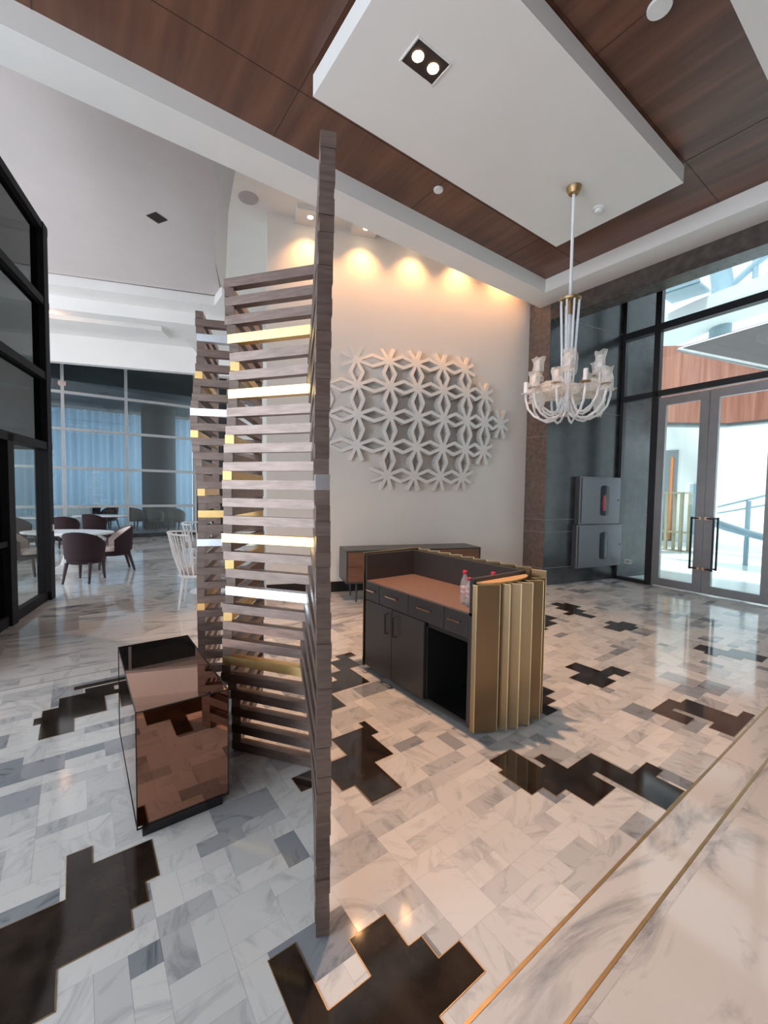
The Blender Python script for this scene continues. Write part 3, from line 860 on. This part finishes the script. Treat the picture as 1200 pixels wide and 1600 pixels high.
def panel(P, tp, Q, tq, half, special, lv0=0, lv1=NL):
    b = MB(); acc = []
    for i in range(lv0, lv1):
        z = ZT - PIT * i - (PIT / 2 if half else 0)
        if z < .02: continue
        p = J(P, tp, z); q = J(Q, tq, z)
        jit = random.uniform(-.003, .003)
        d = (q - p).normalized() * jit
        a0 = (p.x + d.x, p.y + d.y, z); a1 = (q.x + d.x, q.y + d.y, z)
        if i in special:
            m_ = MB(); m_.bar(a0, a1, WS, HS - .001, WS / 2); acc.append((m_, special[i]))
        else:
            b.bar(a0, a1, WS, HS - .001, WS / 2)
    o = b.build('slat_panel', M['slat'], scr, world=True)
    for m_, k in acc:
        s_ = m_.build('gold_slat' if k == 'g' else 'silver_slat', M['slatgold' if k == 'g' else 'slatsilver'], o, world=False)
        s_.data.transform(Matrix.Translation((-.90, -2.6, 0)))
        s_['label'] = 'polished gold slat' if k == 'g' else 'polished silver slat'
panel(JB, wB, JC, wC, False, {3: 'g', 6: 'g', 14: 'g', 17: 's', 21: 'g'})
panel(JE, w0, JF, wF, False, {1: 's', 6: 's', 13: 'g', 15: 's'})
panel(JA, wA, JB, wB, True, {})
panel(JC, wC, JE, w0, True, {4: 'g', 8: 'g', 10: 'g', 15: 'g', 18: 'g'})
panel(JF, wF, JG, w0, True, {3: 'g', 7: 'g', 11: 'g', 19: 'g'}, -1)
# spacer blocks closing the near end into a post, and the back end
for (P, tp) in ((JA, wA), (JG, w0)):
    for i in range(1, NL):
        z = ZT - PIT * i
        if z < .02: continue
        p = J(P, tp, z)
        dd = (JB - JA).normalized(); p = p + CR * random.uniform(-.002, .002)
        sv = P is JA and i == 11
        s_ = MB().bar((p.x, p.y, z), (p.x + dd.x * .03, p.y + dd.y * .03, z), WS - .004, HS + .0005, WS / 2).build('spacer_block', M['slatsilver' if sv else 'slat'], scr, world=True)
        if sv: s_['label'] = 'polished silver block'

# ================================================================ MIRRORED CONSOLE BOX
bx0, bx1, by0, by1 = .195, .60, 2.125, 3.083
o = thing('mirrored_plinth', 'bronze mirrored low display box on a recessed black plinth by the screen', 'display plinth', ((bx0 + bx1) / 2, (by0 + by1) / 2, 0))
w_, l_ = bx1 - bx0, by1 - by0
MB().box((0, 0, .03), (w_ - .05, l_ - .05, .06)).build('plinth', M['plinth'], o)
MB().box((0, 0, .335), (w_ - .004, l_ - .004, .53 - .004)).build('mirror_panel', M['bronzemirror'], o)
b = MB()
for sx in (-1, 1):
    for sy in (-1, 1): b.box((sx * (w_ / 2 - .002), sy * (l_ / 2 - .002), .33), (.005, .005, .54))
    for z in (.06, .6): b.box((sx * (w_ / 2 - .002), 0, z), (.005, l_, .005))
for sy in (-1, 1):
    for z in (.06, .6): b.box((0, sy * (l_ / 2 - .002), z), (w_, .005, .005))
b.build('edge_trim', M['edge'], o)

# ================================================================ HOST DESK
o = thing('host_desk', 'charcoal host desk with tan top, drawers and folded gold cladding', 'reception desk', (2.38, 2.45, 0))
X0, X1, Y0, Y1, ZTOP = 2.08, 2.64, 1.86, 3.12, .81
def dbox(x0, x1, y0, y1, z0, z1, mb=None):
    mb = mb or MB()
    return mb.box(((x0 + x1) / 2, (y0 + y1) / 2, (z0 + z1) / 2), (x1 - x0, y1 - y0, z1 - z0))
b = MB()
dbox(X0 + .02, X1, Y1 - .02, Y1, .04, ZTOP - .02, b); dbox(X0 + .02, X1, Y0, Y0 + .03, .04, ZTOP - .02, b)
dbox(X1 - .02, X1, Y0, Y1, .04, ZTOP - .02, b); dbox(X0 + .02, X1, 2.305, 2.325, .04, ZTOP - .02, b)
dbox(X0 + .02, X1, Y0, Y1, .04, .06, b); dbox(X0 + .02, X1, Y0, Y1, .6, .63, b)
b.build('carcass', M['deskin'], o, world=True)
dbox(X0 + .05, X1 - .02, Y0 + .02, Y1 - .02, 0, .04).build('toe_kick', M['steel'], o, world=True)
for ya, yb in ((2.33, 2.722), (2.728, 3.115)):
    d = dbox(X0, X0 + .02, ya, yb, .045, .632).build('door', M['desk'], o, bevel=.0015, world=True)
    hy = 2.722 - .05 if ya < 2.5 else 2.728 + .05
    hb = MB().tube([(X0 + .0, hy, .42), (X0 - .03, hy, .425), (X0 - .03, hy, .585), (X0 + .0, hy, .59)], .007, 8)
    h = hb.build('handle', M['frame'], d, world=False); h.data.transform(Matrix.Translation((-2.38, -2.45, 0)))
ds = [(1.895, 2.117), (2.123, 2.515), (2.521, 2.905), (2.911, 3.115)]
for k, (ya, yb) in enumerate(ds):
    d = dbox(X0, X0 + .02, ya, yb, .638, .798).build('drawer', M['desk'], o, bevel=.0015, world=True)
    cy = (ya + yb) / 2
    L_ = .15 if yb - ya > .3 else .12
    hb = MB(); dbox(X0 - .028, X0 - .020, cy - L_ / 2, cy + L_ / 2, .728, .738, hb)
    for q in (-1, 1): dbox(X0 - .024, X0, cy + q * (L_ / 2 - .012) - .006, cy + q * (L_ / 2 - .012) + .006, .728, .738, hb)
    h = hb.build('handle', M['copper'], d, world=False); h.data.transform(Matrix.Translation((-2.38, -2.45, 0)))
    h['label'] = 'copper bar handle'
dbox(X0, X0 + .03, Y0, 1.893, .04, ZTOP).build('end_stile', M['desk'], o, world=True)
dbox(X0 + .002, X1 - .02, Y0 + .03, Y1 - .02, ZTOP - .012, ZTOP).build('worktop', M['worktop'], o, world=True)
b = MB()
dbox(X1 - .02, X1, Y0, Y1, ZTOP - .02, 1.04, b); dbox(X0, X1 - .02, Y1 - .02, Y1, ZTOP - .02, 1.04, b); dbox(X0, X1 - .02, Y0, Y0 + .025, ZTOP - .02, 1.04, b)
b.build('upstand', M['desk'], o, world=True)
# plywood half round closing the near end
pl = [(X0 + .03, Y0 - .002)]
for k in range(13):
    t = k / 12
    a_ = PI * (1 - t)
    pl.append((2.37 + .26 * math.cos(a_), Y0 - .003 - .095 * math.sin(a_)))
pl.append((X1, Y0 - .002))
MB().prism(pl, 1.004, 1.016).build('plywood_cap', M['ply'], o, world=True)
# folded gold cladding: zigzag sheet wrapping the near end and the back
zig = [(2.082, 1.857), (2.09, 1.835), (2.235, 1.765), (2.262, 1.80), (2.292, 1.728), (2.325, 1.775), (2.372, 1.700), (2.405, 1.765), (2.475, 1.685), (2.505, 1.765), (2.60, 1.688), (2.612, 1.79), (2.70, 1.735)]
y = 1.83; 
while y < 3.10:
    zig += [(2.675, y), (2.745, y + .065)]
    y += .14
zig += [(2.675, 3.17), (2.08, 3.15)]
zc = MB()
n0 = len(zig)
def thick_strip(mb, pts, z0, z1, th):
    for p, q in zip(pts, pts[1:]):
        p = Vector(p); q = Vector(q); d = (q - p).normalized(); nn = Vector((d.y, -d.x)) * 0
        mb.bar((p.x, p.y, (z0 + z1) / 2), (q.x, q.y, (z0 + z1) / 2), th, z1 - z0, th * .3)
thick_strip(zc, zig[:13], .02, 1.0, .008); thick_strip(zc, zig[12:], .02, 1.05, .008)
zc.build('gold_cladding', M['gold'], o, world=True)
rm = MB(); thick_strip(rm, zig[:13], .999, 1.003, .0095); thick_strip(rm, zig[12:], 1.049, 1.053, .0095)
for (x, y) in [zig[1], zig[2], zig[4], zig[6], zig[8], zig[10], zig[12]]:
    rm.box((x, y - .001, .51), (.007, .007, .98), rz=.6)
rm.build('cladding_edge', M['goldrim'], o, world=True)

# bottles on the desk
def bottle(x, y, h, label):
    t = thing('water_bottle', label, 'bottle', (x, y, ZTOP + .0005), 0, 'bottles on the host desk')
    s = h / .22
    MB().lathe([(.026, 0), (.031, .006), (.031, .05), (.028, .06), (.031, .07), (.031, .12), (.024, .16), (.013, .185), (.012, .2)], n=20).build('body', M['bottle'], t, smooth=True)
    MB().lathe([(.0315, .075), (.0315, .112)], n=20).build('label', M['bottlelabel'], t, smooth=True)
    MB().lathe([(.015, .198), (.016, .2), (.016, .217), (.014, .22)], n=20).build('cap', M['cap'], t, smooth=True)
    t.scale = (s, s, s)
bottle(2.235, 2.075, .235, 'taller clear water bottle with pink red cap, left one at the desk front')
bottle(2.205, 2.005, .20, 'shorter clear water bottle with red cap, right one at the desk front')
bottle(2.36, 1.925, .235, 'water bottle almost hidden behind the desk end upstand, only its red cap showing')

# ================================================================ CREDENZA
c0 = uvz(1.07, -.75, 0)
o = thing('credenza', 'long low brown and dark grey sideboard on thin legs against the relief wall', 'sideboard', c0, A19)
LC, DC = 2.13, .53
b = MB(); b.box((LC / 2, DC / 2, .745), (LC, DC, .02)); b.box((.01, DC / 2, .515), (.02, DC, .45)); b.box((LC - .01, DC / 2, .515), (.02, DC, .45)); b.box((LC / 2, DC / 2, .29), (LC, DC, .02)); b.box((LC / 2, DC - .01, .515), (LC, .02, .45)); b.build('carcass', M['credgrey'], o, world=False)
nd = 4
for k in range(nd):
    x0 = .022 + k * (LC - .044) / nd; x1 = x0 + (LC - .044) / nd - .004
    if k == 0:
        for z0, z1 in ((.302, .515), (.52, .733)): MB().box(((x0 + x1) / 2, .012, (z0 + z1) / 2), (x1 - x0, .02, z1 - z0)).build('drawer', M['credwood'], o)
    else:
        MB().box(((x0 + x1) / 2, .012, .5175), (x1 - x0, .02, .431)).build('door', M['credwood'], o)
for x in (.16, LC - .16):
    for y in (.06, DC - .06):
        MB().tube([(x, y, .0), (x, y, .28)], [.011, .014], 10).build('leg', M['credgrey'], o)

# ================================================================ WALL RELIEF
art = thing('wall_relief', 'large white relief of interlaced star flowers bulging from the cream wall', 'wall art', uvz(2.4, 0, 2.75), A19)
def dome(u_, z_):
    q = ((u_ - 2.62) / 1.75) ** 2 + ((z_ - 2.76) / 1.28) ** 2
    return .010 + .25 * max(0, 1 - q) ** .85
colsU = [.88, 1.35, 1.86, 2.31, 2.76, 3.18, 3.54, 3.88]
rowsZ = {3.66: range(1, 6), 3.25: range(0, 7), 2.79: range(0, 8), 2.32: range(0, 7), 1.86: range(2, 6)}
zs_ = sorted(rowsZ)
def star(uc, zc_, du0, du1, dz0, dz1):
    b = MB(); wd = .052
    arms = []
    for sgn in (-1, 1):
        arms += [((uc + du1 / 2, zc_ + sgn * .094)), ((uc - du0 / 2, zc_ + sgn * .094)), ((uc + sgn * .094, zc_ + dz1 / 2)), ((uc + sgn * .094, zc_ - dz0 / 2))]
    for (ue, ze) in arms:
        d = Vector((ue - uc, ze - zc_)); L_ = d.length; d.normalize(); nrm = Vector((-d.y, d.x)) * wd / 2
        st = Vector((uc, zc_)) + d * .0; en = Vector((ue, ze)) + d * .006
        pts = [st + nrm, st - nrm, en - nrm, en + nrm]
        top = [(p.x - 2.4, -dome(p.x, p.y), p.y - 2.75) for p in pts]
        bot = [(p.x - 2.4, -max(-.004, dome(p.x, p.y) - .16), p.y - 2.75) for p in pts]
        b.add(bot + top, [(0, 1, 2, 3), (7, 6, 5, 4), (0, 4, 5, 1), (1, 5, 6, 2), (2, 6, 7, 3), (3, 7, 4, 0)])
    # hub disc filling the centre
    n = 8
    ring = [(uc + .07 * math.cos(2 * PI * j / n + PI / 8), zc_ + .07 * math.sin(2 * PI * j / n + PI / 8)) for j in range(n)]
    top = [(p[0] - 2.4, -dome(*p) - .0006, p[1] - 2.75) for p in ring]; bot = [(p[0] - 2.4, -max(-.004, dome(*p) - .14), p[1] - 2.75) for p in ring]
    b.add(bot + top, [tuple(range(n)), tuple(range(2 * n - 1, n - 1, -1))] + [(j, n + j, n + (j + 1) % n, (j + 1) % n) for j in range(n)])
    return b
for zi, z in enumerate(zs_):
    for c in rowsZ[z]:
        du0 = colsU[c] - colsU[c - 1] if c > 0 else .47
        du1 = colsU[c + 1] - colsU[c] if c + 1 < len(colsU) else .33
        dz0 = z - zs_[zi - 1] if zi > 0 else .46
        dz1 = zs_[zi + 1] - z if zi + 1 < len(zs_) else .42
        star(colsU[c], z, du0, du1, dz0, dz1).build('star_flower', M['art'], art)

# ================================================================ FIRE HOSE CABINETS
SA = math.atan2(SD.y, SD.x)
def cabinet(t0, t1, z0, z1, red, label):
    p = sd((t0 + t1) / 2, 0)
    t = thing('fire_hose_cabinet', label, 'cabinet', (p[0], p[1], z0), SA)
    w, h = t1 - t0, z1 - z0
    MB().box((0, -.05, h / 2), (w, .10, h)).build('body', M['steel'], t, bevel=.003)
    d = MB().box((.02, -.107, h / 2), (w - .06, .014, h - .05)).build('door', M['steel'], t, bevel=.002)
    # capsule shaped window
    pts = []
    for k in range(17):
        a_ = PI * k / 16; pts.append((.055 * math.cos(a_), .22 + .045 * math.sin(a_)))
    for k in range(17):
        a_ = PI + PI * k / 16; pts.append((.055 * math.cos(a_), -.22 + .045 * math.sin(a_)))
    for nm, sc_, yy, mt in (('window_rim', 1.18, -.1155, 'frame'), ('window_pane', 1.0, -.1185, 'darkpane')):
        b = MB(); n = len(pts); cx = .10
        vs = [(cx + x * sc_ * 1.7, yy, h / 2 + z * (h / .84) * (1.04 if sc_ > 1 else 1)) for x, z in pts]
        vs += [(x, yy + .004, z) for x, y, z in vs]
        b.add(vs, [tuple(range(n)), tuple(range(2 * n - 1, n - 1, -1))] + [(j, (j + 1) % n, (j + 1) % n + n, j + n) for j in range(n)])
        b.build(nm, M[mt], d)
    if red:
        MB().lathe([(.03, -.13), (.05, -.06), (.05, .10), (.025, .16)], (.095, -.119, h / 2 - .06), 16, sx=.9, sy=.08).build('hose_reel', M['red'], t, smooth=True)
    MB().lathe([(.012, 0), (.012, .02)], (w / 2 - .06, -.118, h / 2), 12).build('lock', M['frame'], d)
cabinet(.70, 1.76, 1.06, 1.92, True, 'upper steel fire hose cabinet with red reel behind its capsule window')
cabinet(.66, 1.84, .27, 1.05, False, 'lower steel fire hose cabinet with empty dark capsule window')
p = gl(.25, -.03)
o = thing('socket_plate', 'small white socket plate low behind the side pane by the doors', 'socket', (*gl(.25, -.03), .36), GA + PI)
MB().box((0, .01, 0), (.12, .008, .08)).build('plate', M['plastic'], o); MB().box((0, .015, 0), (.08, .002, .04)).build('socket_face', M['speaker'], o)

# ================================================================ CHANDELIER
CX, CY = 4.28, 2.569
ch = thing('chandelier', 'white glass chandelier with curved arms wrapped in clear plastic, hanging from the panel', 'chandelier', (CX, CY, ZB), R(12))
def zl(z): return z - ZB
MB().lathe([(.012, -.075), (.05, -.065), (.07, -.03), (.075, 0)], n=28).build('canopy', M['brass'], ch, smooth=True)
MB().tube([(0, 0, zl(4.75)), (0, 0, zl(2.55))], .016, 12).build('rod', M['whitemetal'], ch, smooth=True)
b = MB(); b.lathe([(.105, -.012), (.11, 0), (.11, .012), (.02, .014)], (0, 0, zl(3.66)), 28); b.lathe([(.03, -.14), (.03, 0)], (0, 0, zl(3.65)), 16); b.build('collar', M['brass'], ch, smooth=True)
for k in range(8):
    a_ = 2 * PI * k / 8
    c_, s_ = math.cos(a_), math.sin(a_)
    MB().tube([(.095 * c_, .095 * s_, zl(3.64)), (.075 * c_, .075 * s_, zl(3.2)), (.06 * c_, .06 * s_, zl(2.85)), (.045 * c_, .045 * s_, zl(2.55))], .011, 8).build('glass_tube', M['candle'], ch, smooth=True)
def arm(a_, r, ztop, zbot, r0=.03):
    c_, s_ = math.cos(a_), math.sin(a_)
    prof = [(r0, ztop - .05), (r0 + .01, zbot + .16), (r0 + .04, zbot + .06), (r * .35, zbot + .01), (r * .55, zbot), (r * .78, zbot + .05), (r * .93, zbot + .13), (r, zbot + .24), (r, ztop)]
    pts = []
    for (p0, p1) in zip(prof, prof[1:]):
        for q in range(2):
            t = q / 2; pts.append((p0[0] + (p1[0] - p0[0]) * t, p0[1] + (p1[1] - p0[1]) * t))
    pts.append(prof[-1])
    a1 = MB().tube([(x * c_, x * s_, zl(z)) for x, z in pts], .0125, 8).build('arm', M['whitemetal'], ch, smooth=True)
    MB().lathe([(.018, -.012), (.05, -.004), (.055, .004), (.016, .006)], (r * c_, r * s_, zl(ztop)), 16).build('drip_pan', M['brass'] if random.random() < .5 else M['candle'], a1, smooth=True)
    MB().lathe([(.024, 0), (.024, .115), (.018, .12)], (r * c_, r * s_, zl(ztop + .006)), 14).build('candle_tube', M['candle'], a1, smooth=True)
    # crumpled wrap around cup
    rr = random.Random(int(a_ * 100 + r * 1000))
    n, k = 10, 6; vs = []
    for i in range(k):
        for j in range(n):
            t = 2 * PI * j / n
            q = (.034 + .030 * rr.random()) * (1 + .25 * (i in (0, 5)))
            vs.append((r * c_ + q * math.cos(t), r * s_ + q * math.sin(t), zl(ztop - .06 + .043 * i + rr.uniform(-.012, .012))))
    w = MB(); w.add(vs, [(i * n + j, i * n + (j + 1) % n, (i + 1) * n + (j + 1) % n, (i + 1) * n + j) for i in range(k - 1) for j in range(n)])
    if rr.random() < .75: w.build('plastic_wrap', M['wrap'], a1)
for k in range(10): arm(2 * PI * k / 10 + .1, .42, 2.70, 2.40)
for k in range(6): arm(2 * PI * k / 6 + .35, .34, 2.88, 2.47, .05)
rr = random.Random(5)
def crumple(cx, cy, cz, rx, ry, rz_, seed, n=18, k=9):
    rr = random.Random(seed); vs = []
    for i in range(k + 1):
        ph = PI * i / k
        for j in range(n):
            t = 2 * PI * j / n; q = .78 + .44 * rr.random()
            vs.append((cx + rx * q * math.sin(ph) * math.cos(t), cy + ry * q * math.sin(ph) * math.sin(t), cz + rz_ * q * math.cos(ph)))
    b = MB(); b.add(vs, [(i * n + j, i * n + (j + 1) % n, (i + 1) * n + (j + 1) % n, (i + 1) * n + j) for i in range(k) for j in range(n)])
    return b
for (x, y, z, a1, a2, a3, sd_) in ((-.16, .10, 2.70, .15, .12, .06, 1), (.18, -.10, 2.72, .15, .11, .06, 2), (.02, .02, 2.60, .08, .08, .12, 3), (-.26, .2, 2.62, .05, .06, .12, 6), (.30, -.24, 2.60, .06, .06, .14, 7), (.34, -.12, 2.86, .07, .07, .08, 8), (.06, -.05, 3.02, .03, .03, .14, 9)):
    ca, sa = math.cos(R(-36) - R(12)), math.sin(R(-36) - R(12))
    rad = math.hypot(x, y)
    crumple(x, y, zl(z), a1, a2, a3, sd_).build('plastic_wrap', M['wrap'], ch)
for k in range(7):
    t = 2 * PI * k / 7
    crumple(.24 * math.cos(t), .24 * math.sin(t), zl(2.70 + .03 * math.sin(3 * t)), .10, .10, .055, 20 + k, 14, 7).build('plastic_wrap', M['wrap'], ch)

# ================================================================ RESTAURANT FURNITURE
def tub_chair(label, loc, rz, shell='maroon', inner='cream', group='tub chairs in the restaurant'):
    t = thing('tub_chair', label, 'chair', loc, rz, group)      # faces +x
    # curved back shell
    for nm, rad, th, mt, z0 in (('backrest', .29, .035, shell, .40), ('inner_back', .275, .03, inner, .46)):
        vs = []; n = 16
        for i in range(n + 1):
            a_ = R(78) + R(204) * i / n
            f = abs(i / n - .5) * 2
            zt = (.86 - .24 * f ** 2.2) if nm == 'backrest' else (.845 - .24 * f ** 2.2)
            rt = 1.10
            for (r_, z) in ((rad, z0), (rad * rt, zt), ((rad - th) * rt, zt), (rad - th, z0)):
                vs.append((r_ * math.cos(a_) * 1.0, r_ * math.sin(a_) * .98, z))
        fs = []
        for i in range(n):
            a = 4 * i; c = a + 4
            fs += [(a, c, c + 1, a + 1), (a + 1, c + 1, c + 2, a + 2), (a + 2, c + 2, c + 3, a + 3), (a + 3, c + 3, c, a)]
        fs += [(0, 1, 2, 3), (4 * n, 4 * n + 3, 4 * n + 2, 4 * n + 1)]
        MB().add(vs, fs).build(nm, M[mt], t, smooth=True)
    MB().lathe([(.24, .36), (.275, .38), (.275, .44), (.25, .47), (.10, .48)], (.03, 0, 0), 24, sx=1.0, sy=.93).build('seat', M[inner], t, smooth=True)
    MB().lathe([(.24, .31), (.28, .33), (.285, .40), (.26, .41)], (.02, 0, 0), 24, sx=1.0, sy=.95).build('seat_base', M[shell], t, smooth=True)
    for sx, sy in ((1, 1), (1, -1), (-1, 1), (-1, -1)):
        e = .03 if sx > 0 else -.09
        MB().tube([(.2 * sx, .18 * sy, .34), (.2 * sx + e * .5, .19 * sy, .18), (.2 * sx + e, .2 * sy, 0)], [.032, .026, .018], 8).build('leg', M['darkwood'], t, smooth=True)
    return t
def P(px, depth):          # plan point at a pixel column and a depth in metres from the camera
    x = (px - 600) / 660.5 * depth
    return (fwdn.x * depth + CR.x * x, fwdn.y * depth + CR.y * x)
fwdn = Vector((fwd[0], fwd[1])).normalized()
CRA = math.atan2(CR.y, CR.x)
def oval_table(label, loc, rx, ry, rz):
    t = thing('tulip_table', label, 'table', loc, rz, 'white tulip tables in the restaurant')
    MB().lathe([(.9, .70), (.985, .715), (1.0, .735), (.99, .75)], n=40, sx=rx, sy=ry).build('tabletop', M['tabletop'], t, smooth=True)
    MB().lathe([(.36, 0), (.36, .012), (.28, .03), (.13, .12), (.07, .3), (.06, .5), (.09, .62), (.2, .70)], n=28).build('pedestal', M['tabletop'], t, smooth=True)
    return t
def loc(px, d): p = P(px, d); return (p[0], p[1], 0)
oval_table('white oval tulip table with a maroon tub chair in front, nearest of the tulip tables', loc(105, 8.1), .85, .46, CRA)
oval_table('white tulip table behind the partition doorway, second row', loc(70, 12.0), .9, .42, CRA)
oval_table('white tulip table in front of the far glazing, right of the maroon chairs', loc(150, 13.1), .95, .42, CRA)
FW = math.atan2(fwdn.y, fwdn.x)
tub_chair('maroon tub chair seen from behind at the nearest tulip table', loc(131, 7.2), FW + .15)
tub_chair('maroon tub chair with cream inside facing left at the right end of the nearest table', loc(178, 8.15), CRA + PI + .75)
tub_chair('dark maroon tub chair seen through the partition doorway, facing right', loc(30, 7.5), CRA + .5)
tub_chair('maroon tub chair in the second row, back turned, behind the nearest table', loc(148, 12.1), FW)
tub_chair('maroon tub chair beside the partition post in the second row', loc(101, 10.9), FW + .4)
tub_chair('maroon tub chair at the left of the second row table behind the doorway glass', loc(32, 10.9), FW - .3)
# taupe chairs added behind the far glazing in place of its reflections
for k, (px, lab) in enumerate(((212, 'leftmost taupe tub chair standing in for a reflection in the lower far glazing'), (243, 'middle taupe tub chair standing in for a reflection in the lower far glazing'), (276, 'rightmost taupe tub chair standing in for a reflection in the lower far glazing'))):
    tub_chair(lab, loc(px, 16.35), FW, 'taupe', 'taupe', 'taupe chairs standing in for reflections in the far glazing')
for k, (px, lab) in enumerate(((142, 'dark tub chair behind the far glazing, left of the pair'), (170, 'dark tub chair behind the far glazing, right of the pair'))):
    tub_chair(lab, loc(px, 16.5), FW + PI, 'maroon', 'maroon', 'dark chairs behind the far glazing')
# pale bench
o = thing('bench', 'pale upholstered bench left of the far glazing behind the tulip tables', 'bench', loc(108, 14.3), CRA)
MB().box((0, 0, .25), (1.1, .5, .42)).build('seat', M['tabletop'], o, bevel=.02); MB().box((0, .28, .55), (1.1, .12, .72)).build('backrest', M['tabletop'], o, bevel=.02)
b = MB()
# white spindle chairs
def spindle_chair(label, lc, rz):
    t = thing('spindle_chair', label, 'chair', lc, rz, 'white spindle chairs')
    MB().lathe([(.20, .42), (.225, .43), (.225, .455), (.20, .46)], n=24, sx=1.02, sy=1.05).build('seat', M['whitemetal'], t, smooth=True)
    MB().lathe([(.16, .46), (.20, .47), (.20, .495), (.17, .505)], n=24).build('cushion', M['greyfab'], t, smooth=True)
    N = 11; rail = []
    for i in range(N * 2 - 1):
        a_ = R(90) + R(180) * i / (N * 2 - 2)
        rail.append((.30 * math.cos(a_) - .05, .30 * math.sin(a_), 1.02 - .05 * abs(i / (N * 2 - 2) - .5)))
    MB().tube(rail, .014, 10).build('top_rail', M['whitemetal'], t, smooth=True)
    for i in range(N):
        a_ = R(90) + R(180) * i / (N - 1)
        x, y = .20 * math.cos(a_), .205 * math.sin(a_)
        q = rail[2 * i]
        MB().tube([(x, y, .45), ((x + q[0]) / 2 + .01 * math.cos(a_), (y + q[1]) / 2, .72), (q[0], q[1], q[2])], [.010, .011, .008], 8).build('spindle', M['whitemetal'], t, smooth=True)
    for sx in (1, -1):
        for sy in (1, -1):
            MB().tube([(.14 * sx, .14 * sy, .43), (.19 * sx, .19 * sy, 0)], [.021, .012], 8).build('leg', M['whitemetal'], t, smooth=True)
    return t
spindle_chair('white spindle back chair nearest the slatted screen', loc(306, 5.75), CRA + .25)
spindle_chair('white spindle back chair standing behind the nearer white one', loc(318, 7.3), CRA - .2)
o = thing('pedestal_table', 'small square grey topped white pedestal table behind the slatted screen', 'table', loc(325, 6.6), CRA)
MB().box((0, 0, .74), (.75, .75, .025)).build('tabletop', M['greyfab'], o, bevel=.004)
MB().lathe([(.27, 0), (.27, .015), (.12, .08), (.05, .25), (.05, .6), (.12, .725)], n=24).build('pedestal', M['whitemetal'], o, smooth=True)
